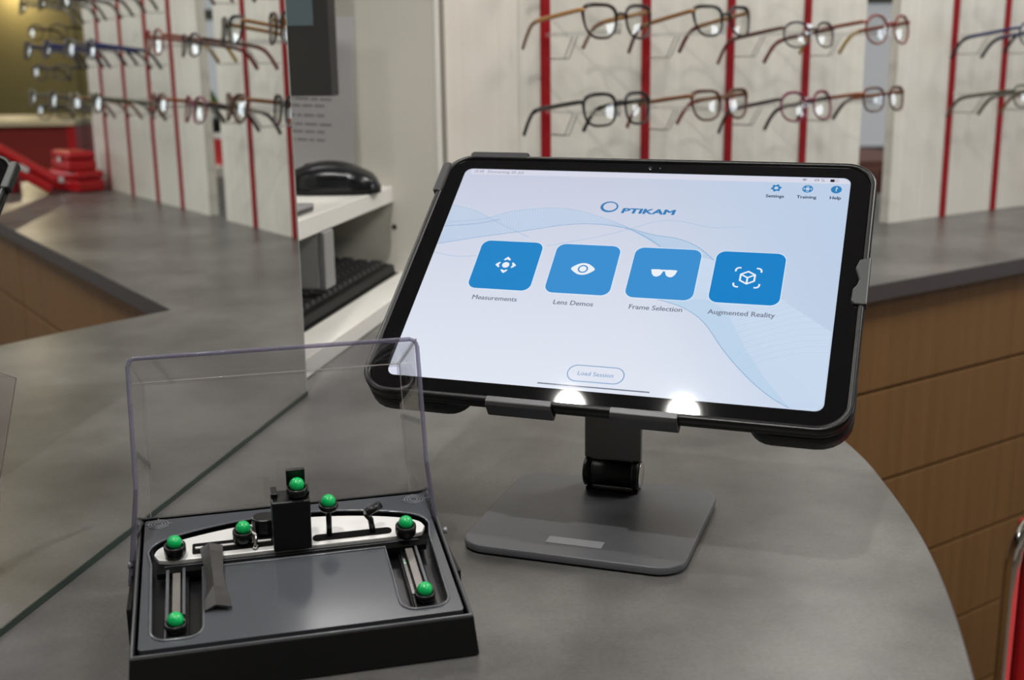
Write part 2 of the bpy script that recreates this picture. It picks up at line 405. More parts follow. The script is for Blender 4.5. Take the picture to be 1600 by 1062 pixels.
# local x runs into the cabinet, y up, z toward the viewer
t = thing('notice_sheet', 'printed white notice sheet taped to the cabinet side wall behind the mouse', 'paper', PM)
MB().box(0, 0.297, -0.205, 0, 0.0, 0.0004).build('sheet', mat('paper', srgb(214, 213, 217), 0.7), t)
ink = mat('printed_ink', srgb(150, 150, 156), 0.7); lines = MB()
for i, yy in enumerate((0.034, 0.046, 0.075, 0.108, 0.117, 0.130, 0.142, 0.152, 0.163)):
    x = 0.032 + (0.01 if i % 3 else 0)
    while x < 0.27:
        w = random.uniform(0.006, 0.02)
        lines.box(x, x + w, -yy - 0.003, -yy, 0.00045, 0.0006); x += w + 0.003
lines.build('text_line', ink, t)['kind'] = 'stuff'

# monitor standing on the upper shelf, mostly hidden behind the mirror
mon_c = CM @ Vector((0.235, 0.125, 0.0))
MOM = axes((-0.2095, 1.415, ZC), (0.985, -0.17, 0), (0.17, 0.985, 0), (0, 0, 1))
t = thing('monitor', 'dark grey monitor with a deep lower bezel above the mouse, cut off by the mirror', 'monitor', MOM)
dg = mat('dark_grey_bezel', srgb(27, 26, 27), 0.5)
b = MB(); b.box(-0.36, 0.0, 0.0, 0.03, 0.264, 0.56); b.build('housing', dg, t, bevel=0.002)
MB().box(-0.342, -0.018, -0.0012, -0.0002, 0.345, 0.545).build('screen', mat('monitor_screen', srgb(40, 46, 48), 0.2, emit=srgb(66, 78, 82), estr=0.7), t)
MB().box(-0.215, -0.145, 0.0305, 0.045, 0.145, 0.42).build('stand_neck', dg, t)
MB().box(-0.26, -0.12, 0.0, 0.06, 0.1385, 0.1445).build('stand_foot', dg, t, bevel=0.001)

# computer mouse on the upper shelf
def mouse(Mx):
    t = thing('computer_mouse', 'black computer mouse lying on the white upper shelf', 'mouse', Mx)
    L, W, H = 0.108, 0.062, 0.040
    nx, ny = 22, 14; vs = []; fs = []
    def prof(u):      # side silhouette, u from 0 (front) to 1 (tail)
        return H * (0.36 + 0.64 * sin(pi * (u * 0.80 + 0.16)) ** 0.9) * (1 - max(0, (u - 0.90) / 0.10) ** 2 * 0.55)
    for i in range(nx + 1):
        u = i / nx; x = L * (u - 0.5)
        wid = W / 2 * (max(0.0, 1 - abs(2 * u - 1) ** 3.4)) ** 0.42 * (1 - 0.10 * cos(pi * (u - 0.5) * 2) * 0.6)
        for j in range(ny + 1):
            a = pi * j / ny
            cy_ = -cos(a); cz = sin(a) ** 0.62
            vs.append((x, wid * cy_, 0.008 + (prof(u) - 0.008) * cz))
    for i in range(nx):
        for j in range(ny):
            p = i * (ny + 1) + j; fs.append((p, p + 1, p + ny + 2, p + ny + 1))
    MB().add(vs, fs, True).build('shell', mat('glossy_black', srgb(22, 24, 28), 0.22), t)
    ol = []
    for i in range(41):
        u = i / 40; ol.append((L * (u - 0.5), -W / 2 * 0.97 * (max(0.0, 1 - abs(2 * u - 1) ** 3.4)) ** 0.42))
    base = ol + [(x, -y) for x, y in reversed(ol[1:-1])]
    MB().prism(base, 0.0006, 0.0095, smooth=True).build('base', M['black_matte'], t)
    MB().tube([(-0.045, 0, 0.024), (-0.035, 0, 0.0335), (-0.026, 0, 0.0345)], 0.0035, 8).build('scroll_wheel', M['black_matte'], t)
    MB().tube([(-0.02, -0.0285, 0.0225), (0.0, -0.030, 0.0235), (0.016, -0.0285, 0.0215)], 0.0026, 8, flat=0.8).build('side_button', M['black'], t)
mouse(CM @ Tr(0.330, 0.098, 0.138) @ Rz(radians(-78)) @ Matrix.Scale(1.06, 4))
# grey device edge in front of the mouse
t = thing('card_reader', 'small flat grey card reader on the upper shelf in front of the mouse', 'card reader', CM @ Tr(0.115, 0.062, 0.1385))
MB().box(-0.10, 0.03, 0.0, 0.08, 0.0002, 0.009).build('body', mat('light_grey_plastic', srgb(150, 150, 152), 0.4), t, bevel=0.0015)
MB().box(-0.09, 0.024, -0.0012, -0.0002, 0.0022, 0.005).build('slot', M['black'], t)
# grey metal box hung under the shelf
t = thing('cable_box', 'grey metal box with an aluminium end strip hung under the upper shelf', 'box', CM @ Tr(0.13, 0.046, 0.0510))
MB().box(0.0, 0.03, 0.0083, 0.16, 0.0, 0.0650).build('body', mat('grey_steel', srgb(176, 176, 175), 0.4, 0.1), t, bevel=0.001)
MB().box(-0.001, 0.031, 0.0, 0.008, -0.0005, 0.0650).build('end_strip', mat('brushed_aluminium', srgb(170, 170, 172), 0.35, 0.6), t, bevel=0.0015)

# keyboard on the lower board
def keyboard(Mx):
    t = thing('keyboard', 'black computer keyboard on the lower white board beside the mirror', 'keyboard', Mx)
    Lk, Dk = 0.44, 0.150
    tilt = Matrix.Rotation(radians(4), 4, 'X')
    MB().hexa([(-Lk, 0.0, 0.0015), (0, 0, 0.0015), (0, Dk, 0.0015), (-Lk, Dk, 0.0015)], [(-Lk, 0.003, 0.012), (0, 0.003, 0.012), (0, Dk - 0.002, 0.023), (-Lk, Dk - 0.002, 0.023)]).build('body', M['black_matte'], t, bevel=0.002)
    MB().hexa([(-Lk, -0.004, 0.0002), (0, -0.004, 0.0002), (0, 0.03, 0.0002), (-Lk, 0.03, 0.0002)], [(-Lk, -0.004, 0.0012), (0, -0.004, 0.0012), (0, 0.03, 0.0013), (-Lk, 0.03, 0.0013)]).build('rubber_foot', M['black_matte'], t)
    km = bpy.data.meshes.new('key')
    kb = MB().hexa([(-0.0085, -0.0085, 0), (0.0085, -0.0085, 0), (0.0085, 0.0085, 0), (-0.0085, 0.0085, 0)], [(-0.0068, -0.0068, 0.0055), (0.0068, -0.0068, 0.0055), (0.0068, 0.0072, 0.0055), (-0.0068, 0.0072, 0.0055)])
    km.from_pydata(kb.v, [], kb.f); km.materials.append(mat('key_cap', srgb(42, 42, 43), 0.5))
    for r in range(6):
        for c in range(22):
            o = bpy.data.objects.new('key', km); COL.objects.link(o); o.parent = t
            y = 0.022 + r * 0.0205
            o.matrix_local = Tr(-0.020 - c * 0.0192 - (0.004 if r % 2 else 0), y, 0.0122 + (y - 0.003) * 0.0758) @ tilt
keyboard(CM @ Tr(SIDE - 0.014, 0.046, 0.0205))

# ------------------------------------------------------------------ eyewear wall
ROWS = {'A': 0.337, 'B': 0.231, 'C': 0.443}
def wall_frame(s, off=0.0, z=0.0):
    p = W0 + EW * s + NW * off
    return axes((p.x, p.y, ZC + z), (EW.x, EW.y, 0), (-NW.x, -NW.y, 0), (0, 0, 1))    # x along, y into the wall, z up
def holder_mesh():
    m = MB()
    m.box(-0.006, 0.006, -0.163, -0.0105, -0.0030, 0.0030)
    m.box(-0.006, 0.006, -0.165, -0.1632, -0.0030, 0.012)
    return m
def wire_mesh():
    m = MB()
    for s in (-0.004, 0.004):
        m.tube([(s, -0.0115, -0.033), (s, -0.052, -0.033), (s, -0.072, -0.003)], 0.0008, 6)
    return m
_hold = None
def display_panel(s0, s1, rails, label, rows=('A', 'B', 'C'), rail_w=0.0155):
    global _hold
    t = thing('display_panel', label, 'display panel', wall_frame(0))
    xs = [s0] + [r for r in rails] + [s1]
    for a, c in zip(xs[:-1], xs[1:]):
        x0 = a + (rail_w / 2 if a in rails else 0); x1 = c - (rail_w / 2 if c in rails else 0)
        MB().box(x0, x1, 0.0, 0.019, 0.0004, 1.30).build('board', M['panel'], t)
    for r in rails:
        ra = MB().box(-rail_w / 2, rail_w / 2, -0.003, 0.016, 0.0006, 1.30).build('rail', M['red_rail'], t)
        ra.location = (r, 0, 0)
        for k in rows:
            h = holder_mesh().build('holder', M['holder'], ra) if _hold is None else None
            if h is None:
                h = bpy.data.objects.new('holder', _hold[0]); COL.objects.link(h); h.parent = ra
                w = bpy.data.objects.new('holder_wire', _hold[1]); COL.objects.link(w); w.parent = ra
            else:
                w = wire_mesh().build('holder_wire', M['wire'], ra)
                _hold = (h.data, w.data)
            h.location = (0, 0.0, ROWS[k]); w.location = (0, 0.0, ROWS[k])
            w.name = 'holder_wire'
MAIN_R = [-0.780, -0.592, -0.416, -0.240]; RIGHT_R = [0.158, 0.318, 0.50, 0.683]
display_panel(-0.834, -0.091, MAIN_R, 'white wood-grain eyewear panel with red rails directly behind the tablet')
display_panel(0.0, 0.80, RIGHT_R, 'white wood-grain eyewear panel with red rails past the narrow gap')
o = MB().box(-0.953, -0.8355, -0.012, 0.019, 0.0004, 1.30).build('filler_panel', M['panel_warm'])
o.matrix_world = wall_frame(0)
tag(o, 'plain white wood-grain panel between the shelf cabinet and the first red rail', 'panel')

# ------------------------------------------------------------------ eyeglasses
def frame_loop(shape, w, h):
    pts = []; n = 30
    for k in range(n):
        a = 2 * pi * k / n; c, s = cos(a), sin(a)
        e = {'rect': 3.4, 'cat': 2.7, 'round': 2.05, 'square': 2.9, 'oval': 2.3}[shape]
        x = abs(c) ** (2 / e) * (1 if c >= 0 else -1) * w / 2; z = abs(s) ** (2 / e) * (1 if s >= 0 else -1) * h / 2
        if shape == 'cat': z += 0.0045 * max(0, x / (w / 2)) ** 2 * (1 if z > 0 else 0.25); x *= 1 + 0.13 * z / (h / 2)
        if shape in ('rect', 'square'): x *= 1 + 0.08 * z / (h / 2)
        pts.append((x, z))
    return pts
GM = {}
def gmat(rgb, rough=0.25):
    k = tuple(rgb)
    if k not in GM: GM[k] = mat('frame_colour', srgb(*rgb), rough)
    return GM[k]
def eyeglasses(Mx, label, shape='cat', front=(30, 26, 26), temple=(40, 34, 30), tip=None, r=0.0021, w=0.051, h=0.038, group='eyeglasses on the display wall'):
    t = thing('eyeglasses', label, 'eyeglasses', Mx, group)
    cx = w / 2 + 0.0095
    fm = MB(); loop = frame_loop(shape, w, h)
    wrap = lambda x: -1.9 * x * x       # face-form curve of the front
    for sx in (-1, 1):
        fm.tube([(sx * (cx + x), wrap(cx + x), z) for x, z in loop], [r * (0.85 + 0.55 * max(0.0, z / (h / 2)) * (0.7 + 0.3 * max(0.0, x / (w / 2)))) for x, z in loop], 6, closed=True, up=Vector((0, 1, 0)))
    zb = h * 0.17
    fm.tube([(-cx + w / 2 - 0.0012, wrap(0.01), zb - 0.001), (-0.004, 0.0006, zb + 0.0025), (0.004, 0.0006, zb + 0.0025), (cx - w / 2 + 0.0012, wrap(0.01), zb - 0.001)], r * 1.15, 6)
    fm.build('frame_front', gmat(front), t)
    hx = cx + w / 2; hz = h * 0.28 + (0.003 if shape == 'cat' else 0)
    for sx in (-1, 1):
        lm = MB(); lp = [(sx * (cx + x * 0.985), wrap(cx + x), z * 0.985) for x, z in loop]
        ctr = Vector((sx * cx, wrap(cx) + 0.0004, 0)); ring = []      # gently domed, so that it mirrors only a patch of the room
        for back in (0.0, -0.0014):
            vs = [tuple(ctr + Vector((0, 0.0026 + back, 0)))]
            for f in (0.35, 0.7, 1.0): vs += [tuple(ctr.lerp(Vector(p), f) + Vector((0, 0.0026 * (1 - f * f) + back, 0))) for p in lp]
            lm.add(vs, [(0, 1 + i, 1 + (i + 1) % 30) for i in range(30)] + [(1 + 30 * q + i, 31 + 30 * q + i, 31 + 30 * q + (i + 1) % 30, 1 + 30 * q + (i + 1) % 30) for q in range(2) for i in range(30)], True)
        lm.build('lens', M['lens'], t, merge=False)
        y0 = wrap(hx) + 0.0015
        path = [(sx * (hx - 0.001), y0, hz), (sx * (hx + 0.004), y0 - 0.003, hz), (sx * (hx + 0.0045), y0 - 0.012, hz), (sx * (hx + 0.003), -0.06, hz - 0.001), (sx * (hx + 0.001), -0.100, hz - 0.003),
                (sx * (hx - 0.002), -0.118, hz - 0.012), (sx * (hx - 0.004), -0.136, hz - 0.034)]
        P = catmull(path, 4); n = len(P)
        k0 = int(n * 0.70) if tip else n
        MB().tube(P[:k0], [0.0017 + 0.0006 * (i / n) for i in range(k0)], 6, flat=1.5).build('temple', gmat(temple), t)
        if tip: MB().tube(P[k0 - 1:], [0.0022] * (n - k0 + 1), 6, flat=1.5).build('temple_tip', gmat(tip), t)
        MB().ball((sx * 0.0075, -0.004, -0.003), 0.0028, 8, 6, sc=(0.5, 0.8, 1.4)).build('nose_pad', M['lens'], t)
    return t
def glasses_at(s, row, label, yaw=None, dz=0.0, off=0.172, **k):
    p = W0 + EW * s + NW * off
    Mx = axes((p.x, p.y, ZC + ROWS[row] + 0.001 + dz), (-EW.x, -EW.y, 0), (NW.x, NW.y, 0), (0, 0, 1)) @ Rz(radians(random.uniform(4, 9) if yaw is None else yaw)) @ Matrix.Rotation(radians(random.uniform(5, 9)), 4, 'X')
    return eyeglasses(Mx, label, **k)
TORT = (70, 36, 22); BLK = (20, 19, 20)
glasses_at(MAIN_R[0], 'A', 'dark brown cat-eye glasses with tan arms, upper row, first red rail', dz=0.012, shape='cat', front=(44, 26, 24), temple=(176, 128, 66), tip=(150, 120, 104), h=0.042)
glasses_at(MAIN_R[1], 'A', 'black cat-eye glasses with tan arms and dark red tips, upper row, second rail', dz=0.014, shape='cat', front=BLK, temple=(150, 104, 52), tip=(88, 30, 32), h=0.040)
glasses_at(MAIN_R[2], 'A', 'dark half-purple oval glasses, upper row, third red rail', dz=-0.004, shape='oval', front=(44, 38, 48), temple=(96, 66, 60), tip=(120, 50, 48), r=0.0016, h=0.036)
glasses_at(MAIN_R[3], 'A', 'round red-brown glasses in front of the narrow gap, upper row', dz=0.004, shape='round', front=(126, 44, 40), temple=(136, 62, 38), tip=(176, 146, 60), r=0.0018, w=0.047, h=0.043)
glasses_at(MAIN_R[0], 'B', 'glossy black rectangular glasses with black arms, lower row, first red rail', dz=0.006, shape='square', front=BLK, temple=(36, 38, 36), tip=(22, 24, 23), h=0.041)
glasses_at(MAIN_R[1], 'B', 'brown tortoiseshell glasses with brown arms and rosy tips, lower row, second rail', dz=0.006, shape='cat', front=(78, 44, 24), temple=(128, 80, 42), tip=(138, 76, 68), h=0.040)
glasses_at(MAIN_R[2], 'B', 'magenta and grey oval glasses, lower row, third red rail', dz=-0.001, shape='oval', front=(112, 30, 62), temple=(66, 58, 56), tip=(40, 38, 36), r=0.0019, w=0.049, h=0.042)
glasses_at(MAIN_R[3], 'B', 'brown glasses with orange-brown arms in front of the narrow gap, lower row', dz=0.004, shape='square', front=(82, 46, 40), temple=(140, 78, 40), tip=(60, 52, 48), r=0.0019, w=0.046, h=0.036)
for i, (fr, te) in enumerate([(BLK, BLK), ((60, 30, 30), (96, 40, 44)), ((44, 42, 42), (60, 60, 58)), (BLK, (110, 44, 50))]):
    glasses_at(MAIN_R[i], 'C', ['black glasses in the topmost row, first red rail', 'dark red glasses in the topmost row, second red rail', 'charcoal glasses in the topmost row, third red rail', 'black glasses with wine-red arms in the topmost row, beside the gap'][i],
               dz=0.004, shape=['square', 'cat', 'rect', 'oval'][i], front=fr, temple=te, tip=te)
rs = [('A', [((30, 36, 78), (40, 50, 104), 'navy blue glasses, middle row, first rail past the gap'), ((92, 90, 96), (108, 104, 100), 'grey glasses, middle row, second rail past the gap'), ((34, 44, 92), (44, 54, 110), 'dark blue glasses, middle row, third rail past the gap'), ((60, 62, 80), (70, 74, 96), 'slate blue glasses, middle row, fourth rail past the gap')]),
      ('B', [((84, 86, 74), (78, 80, 66), 'thin olive glasses, lower row, first rail past the gap'), ((116, 114, 106), (128, 96, 58), 'pale grey glasses with amber arms, lower row, second rail past the gap'), ((92, 84, 76), (96, 90, 82), 'taupe glasses, lower row, third rail past the gap'), ((108, 106, 100), (108, 106, 102), 'light grey glasses, lower row, fourth rail past the gap')]),
      ('C', [((40, 40, 38), (58, 60, 50), 'dark olive glasses, topmost row, first rail past the gap'), ((52, 54, 46), (60, 62, 54), 'moss green glasses, topmost row, second rail past the gap'), ((66, 74, 58), (70, 76, 62), 'sage glasses, topmost row, third rail past the gap'), ((92, 96, 92), (92, 96, 92), 'silver grey glasses, topmost row, fourth rail past the gap')])]
for row, lst in rs:
    for i, (fr, te, lb) in enumerate(lst):
        glasses_at(RIGHT_R[i], row, lb, dz=random.uniform(-0.003, 0.006), shape=['rect', 'oval', 'square', 'round'][(i + ord(row)) % 4], front=fr, temple=te, tip=te if row != 'A' else (24, 26, 44), r=0.0018)

# ------------------------------------------------------------------ beyond the panel end (seen in the mirror)
def acrylic_stand(x, y):
    t = thing('acrylic_display_stand', 'clear acrylic eyewear stand at the far end of the counter', 'display stand', Tr(x, y, ZC))
    MB().box(-0.06, 0.06, -0.06, 0.06, 0.0004, 0.010).build('base', M['holder'], t, bevel=0.001)
    MB().box(-0.009, 0.009, -0.004, 0.004, 0.0104, 0.62).build('post', M['holder'], t)
    for z in (0.175, 0.275, 0.375):
        MB().box(-0.010, 0.010, -0.10, -0.0042, z, z + 0.004).build('holder', M['holder'], t)
ax, ay = 1.47, 2.70
acrylic_stand(ax, ay)
for i, (z, fr, lb) in enumerate([(0.19, (70, 72, 78), 'grey glasses on the lowest arm of the acrylic stand'), (0.29, (64, 66, 80), 'blue-grey glasses on the middle arm of the acrylic stand'), (0.39, (58, 56, 52), 'dark grey glasses on the top arm of the acrylic stand')]):
    eyeglasses(Tr(ax, ay - 0.108, ZC + z) @ Rz(pi), lb, 'oval', fr, fr, r=0.0018, group='glasses on the acrylic stand')
# red spectacle cases lying on the counter
def red_case(x, y, rz, L, Wd, H, label, z=0.0008, ry=0.0, rx=0.0):
    t = thing('spectacle_case', label, 'case', Tr(x, y, ZC + z) @ Rz(rz) @ Matrix.Rotation(ry, 4, 'Y') @ Matrix.Rotation(rx, 4, 'X'), 'red cases at the far end of the counter')
    rm = mat('red_leatherette', srgb(176, 22, 30), 0.35)
    MB().box(-L / 2, L / 2, -Wd / 2, Wd / 2, 0, H * 0.55).build('tray', rm, t, bevel=0.006, bseg=3)
    MB().box(-L / 2, L / 2, -Wd / 2, Wd / 2, H * 0.57, H).build('lid', rm, t, bevel=0.008, bseg=3)
    MB().box(-0.012, 0.012, -Wd / 2 - 0.0016, -Wd / 2 - 0.0004, H * 0.42, H * 0.70).build('clasp', M['silver'], t)
red_case(1.345, 2.505, radians(20), 0.15, 0.075, 0.052, 'red spectacle case lying flat against the panel end')
red_case(1.349, 2.509, radians(32), 0.145, 0.070, 0.046, 'red spectacle case stacked on another red case at the panel end', z=0.0535)
red_case(1.400, 2.375, radians(-40), 0.16, 0.072, 0.044, 'red spectacle case propped up at a slant', z=0.0475, ry=radians(-34))
red_case(1.520, 2.450, radians(48), 0.15, 0.070, 0.046, 'red spectacle case lying apart beside the slanted one')
# reception desk far behind
DM = axes((2.47, 3.80, 0), (0.93, -0.37, 0), (0.37, 0.93, 0), (0, 0, 1))
t = thing('reception_desk', 'dark red reception desk with a pale top standing before the olive wall', 'desk', DM)
MB().box(0.034, 1.3, 0, 0.55, 0.0005, ZC + 0.085).build('body', mat('dark_red_lacquer', srgb(128, 34, 30), 0.45), t)
MB().box(0.0, 0.033, -0.01, 0.56, 0.0005, ZC + 0.085).build('end_panel', mat('bright_red_lacquer', srgb(176, 20, 28), 0.4), t)
MB().box(-0.005, 1.32, -0.02, 0.57, ZC + 0.086, ZC + 0.108).build('top', mat('pale_stone_top', srgb(206, 194, 164), 0.4), t, bevel=0.002)

# things seen through the gap between the panels
t = thing('sideboard', 'low red-brown sideboard behind the gap in the eyewear wall', 'sideboard', axes((1.0, 3.12, 0), (0.95, 0.312, 0), (-0.312, 0.95, 0), (0, 0, 1)))
bw = mat('red_brown_wood', srgb(112, 66, 54), 0.45)
MB().box(-0.26, 0.20, 0, 0.38, 0.0005, ZC + 0.035).build('body', bw, t)
for x in (-0.255, -0.028): MB().box(x, x + 0.223, -0.018, -0.0005, 0.06, ZC + 0.015).build('door', bw, t, bevel=0.002)
t = thing('white_table', 'white square table behind the gap, carrying a red box', 'table', Tr(1.62, 3.62, 0) @ Rz(radians(34)))
MB().box(-0.20, 0.26, -0.18, 0.26, ZC - 0.055, ZC - 0.02).build('table_top', M['white'], t, bevel=0.002)
for x in (-0.19, 0.21):
    for y in (-0.17, 0.21): MB().box(x, x + 0.04, y, y + 0.04, 0.0005, ZC - 0.0555).build('leg', M['white'], t)
t = thing('red_carton', 'bright red carton on the white table behind the gap', 'carton', Tr(1.585, 3.52, ZC - 0.0195) @ Rz(radians(34)))
MB().box(-0.10, 0.10, -0.05, 0.05, 0, 0.085).build('carton_body', mat('red_card', srgb(186, 18, 26), 0.5), t, bevel=0.002)
MB().box(-0.102, 0.102, -0.052, 0.052, 0.0855, 0.098).build('carton_lid', mat('white_card', srgb(225, 225, 225), 0.5), t, bevel=0.002)
t = thing('potted_plant', 'green plant in a black pot behind the red carton', 'plant', Tr(1.74, 3.70, ZC - 0.0195))
MB().lathe([(0.0, 0.0), (0.045, 0.0), (0.062, 0.13), (0.066, 0.13), (0.066, 0.14), (0.056, 0.14), (0.054, 0.125), (0.0, 0.125)], 20).build('pot', M['black'], t)
lm = mat('leaf_green', srgb(92, 128, 48), 0.5)
lf = MB()
for k in range(9):
    lf.add([(0, 0, 0), (0.016, 0.04, 0.05), (0.011, 0.085, 0.075), (0, 0.12, 0.07), (-0.011, 0.085, 0.075), (-0.016, 0.04, 0.05), (0, 0.05, 0.045), (0, 0.09, 0.068)],
           [(0, 1, 6), (1, 2, 7, 6), (2, 3, 7), (3, 4, 7), (4, 5, 6, 7), (5, 0, 6)], True)
    o = lf.build('leaf', lm, t, merge=False); o.location = (0, 0, 0.126); o.rotation_euler = (random.uniform(-0.1, 0.6), 0, k * 0.7 + random.uniform(-0.2, 0.2)); lf = MB()

# ------------------------------------------------------------------ chrome chair with red upholstery
def chair():
    # left upright of the backrest passes this point
    CH = axes((0.5105, 1.115, 0), (0.93, 0.36, 0), (-0.36, 0.93, 0), (0, 0, 1))
    t = thing('chair', 'chrome tube chair with red upholstery beside the curved counter edge', 'chair', CH)
    rd = mat('red_upholstery', srgb(172, 20, 26), 0.55)
    top = ZC - 0.150
    W = 0.46; R = 0.06
    pts = [(0, 0.0, 0.012), (0, 0.0, top - R)]
    for k in range(1, 6): a = pi / 2 * k / 5; pts.append((R - R * cos(a), 0, top - R + R * sin(a)))
    for k in range(0, 6): a = pi / 2 * k / 5; pts.append((W - R + R * sin(a), 0, top - R + R * cos(a)))
    pts += [(W, 0, 0.012)]
    MB().tube(pts, 0.0085, 12).build('back_frame', M['chrome'], t)
    MB().box(0.012, W - 0.012, -0.012, 0.014, 0.50, top - 0.012).build('backrest', rd, t, bevel=0.008, bseg=3)
    MB().box(0.006, W - 0.006, -0.44, -0.014, 0.425, 0.475).build('seat', rd, t, bevel=0.012, bseg=3)
    for x in (0.0, W):
        MB().tube([(x, -0.012, 0.40), (x, -0.40, 0.40), (x, -0.435, 0.37), (x, -0.44, 0.012)], 0.0085, 10).build('leg', M['chrome'], t)
    for x in (0.0, W):
        for y in (0.0, -0.44): MB().lathe([(0.0, 0.0005), (0.012, 0.0005), (0.012, 0.011), (0.0, 0.011)], 12, M=Tr(x, y, 0)).build('foot_cap', M['black_matte'], t)
chair()

# ------------------------------------------------------------------ tablet
KT = 1.20
TU = Vector((0.94466, -0.32796, -0.00804)).normalized()
TV = Vector((-0.25695, -0.73888, -0.62292)); TV = (TV - TU * TU.dot(TV)).normalized()
TN = -TU.cross(TV)
TC = Vector((0.0602, 0.6253, 0.1872 - 0.30)) * KT + Vector((0, 0, 0.30 + ZC))
TM = axes(TC, TU, -TV, TN) @ Matrix.Diagonal((KT, KT, KT, 1))
mm = 0.001
def tablet():
    t = thing('tablet', 'tablet computer in a black protective case showing a blue app menu', 'tablet', TM)
    # protective case: back tray with a raised lip
    c = MB()
    c.prism(rrect(-0.1272, 0.1272, -0.0905, 0.0905, 0.017, 10), -0.0062, -0.0030, smooth=True)
    c.build('case_back', M['black_matte'], t, bevel=0.001)
    outer = rrect(-0.1272, 0.1272, -0.0905, 0.0905, 0.017, 10); inner = rrect(-0.1240, 0.1240, -0.0875, 0.0875, 0.0145, 10)
    n = len(outer); lip = MB()
    prof = [(outer, -0.0029), (outer, 0.0002), ([(a[0] * 0.7 + b_[0] * 0.3, a[1] * 0.7 + b_[1] * 0.3) for a, b_ in zip(outer, inner)], 0.0009), (inner, 0.0008), (inner, -0.0029)]
    for (l0, z0), (l1, z1) in zip(prof[:-1], prof[1:]):
        lip.add([(x, y, z0) for x, y in l0] + [(x, y, z1) for x, y in l1], [(i, (i + 1) % n, n + (i + 1) % n, n + i) for i in range(n)], True)
    lip.build('case_lip', M['black'], t)
    # thick corner bumpers on the back of the case
    for (x0, x1, y0, y1, rr) in ((-0.1272, -0.066, -0.0905, -0.050, (0.010, 0.006, 0.017, 0.012)), (0.078, 0.1272, -0.0905, -0.050, (0.006, 0.010, 0.012, 0.017)),
                                 (-0.1272, -0.078, 0.060, 0.0905, (0.012, 0.017, 0.006, 0.006)), (0.084, 0.1272, 0.060, 0.0905, (0.017, 0.012, 0.006, 0.006))):
        lo = [(x + (0.004 if x < (x0 + x1) / 2 else -0.004), y + (0.0035 if y < (y0 + y1) / 2 else -0.0035)) for x, y in rrect(x0, x1, y0, y1, rr, 6)]
        up_ = rrect(x0, x1, y0, y1, rr, 6); k = len(up_); m = MB()
        dd = 0.0180 if y0 < 0 else 0.011
        m.add([(x, y, -0.0063) for x, y in up_] + [(x, y, -dd + 0.003) for x, y in up_] + [(x, y, -dd) for x, y in lo],
              [(i, (i + 1) % k, k + (i + 1) % k, k + i) for i in range(k)] + [(k + i, k + (i + 1) % k, 2 * k + (i + 1) % k, 2 * k + i) for i in range(k)], True)
        m.add([(x, y, -dd) for x, y in lo], [tuple(range(k))]); m.add([(x, y, -0.0063) for x, y in up_], [tuple(range(k))])
        m.build('corner_bumper', M['black_matte'], t)
    # grip clips of the case along the rim
    MB().prism(rrect(-0.1296, -0.1236, 0.058, 0.083, 0.0022), -0.005, 0.0016).build('rim_clip', mat('grey_rubber', srgb(34, 34, 35), 0.45), t, bevel=0.0012)
    MB().prism(rrect(-0.114, -0.076, 0.0875, 0.0935, 0.0025), -0.005, 0.0010).build('rim_clip', M['black_matte'], t, bevel=0.0012)
    lat = [(0.1282, 0.020), (0.1225, 0.018), (0.1208, 0.012), (0.1222, 0.008), (0.1232, 0.004), (0.1222, 0.0005), (0.1205, -0.002), (0.1202, -0.010), (0.1218, -0.012), (0.1282, -0.012)]
    MB().prism([(x, y) for x, y in reversed(lat)], -0.004, 0.0017).build('pencil_latch', mat('grey_latch', srgb(50, 53, 53), 0.45), t, bevel=0.0008, label='grey notched latch on the right edge')
    # glass
    MB().prism(rrect(-0.1236, 0.1236, -0.0870, 0.0870, 0.0142, 10), -0.0028, 0.0).build('front_glass', mat('black_front_glass', srgb(3, 4, 8), 0.03), t)
    MB().lathe([(0.0, 0.00008), (0.0009, 0.00008), (0.0011, 0.00004)], 14, M=Tr(0.0, 0.0832, 0)).build('camera_dot', mat('camera_lens', srgb(34, 44, 58), 0.1), t)
    for nm, xx in (('sensor_dot', 0.0060),):
        MB().lathe([(0.0, 0.00008), (0.0005, 0.00008), (0.0006, 0.00004)], 10, M=Tr(xx, 0.0832, 0)).build(nm, mat('sensor', srgb(24, 30, 44), 0.2), t)

    def lit(name, rgb, s=1.0): return mat(name, (0.0, 0.0, 0.0, 1), 0.035, 0, 0.5, emit=srgb(*rgb), estr=s)
    SX, SY = 0.11335, 0.0788
    scr = MB().flat(rrect(-SX, SX, -SY, SY, 0.0045, 6), 0.0001).build('screen', None, t, merge=False)
    # wallpaper: pale lavender grey, lighter toward the foot of the page, drawn on the display itself
    wm = mat('display_wallpaper', (0, 0, 0, 1), 0.035); nt = wm.node_tree; bs = nt.nodes['Principled BSDF']
    tc = nt.nodes.new('ShaderNodeTexCoord'); sp = nt.nodes.new('ShaderNodeSeparateXYZ'); mr = nt.nodes.new('ShaderNodeMapRange')
    mr.inputs['From Min'].default_value = -SY; mr.inputs['From Max'].default_value = SY
    rp = nt.nodes.new('ShaderNodeValToRGB')
    rp.color_ramp.elements[0].color = srgb(227, 233, 245); rp.color_ramp.elements[1].color = srgb(201, 207, 226)
    nt.links.new(tc.outputs['Object'], sp.inputs[0]); nt.links.new(sp.outputs['Y'], mr.inputs['Value']); nt.links.new(mr.outputs[0], rp.inputs[0])
    mx = nt.nodes.new('ShaderNodeMix'); mx.data_type = 'RGBA'; mx.inputs[7].default_value = srgb(190, 208, 232)
    m2 = nt.nodes.new('ShaderNodeMapRange'); m2.interpolation_type = 'SMOOTHSTEP'; m2.inputs['From Min'].default_value = -0.01; m2.inputs['From Max'].default_value = 0.125
    ad = nt.nodes.new('ShaderNodeMath'); ad.operation = 'MULTIPLY_ADD'; ad.inputs[1].default_value = 0.35
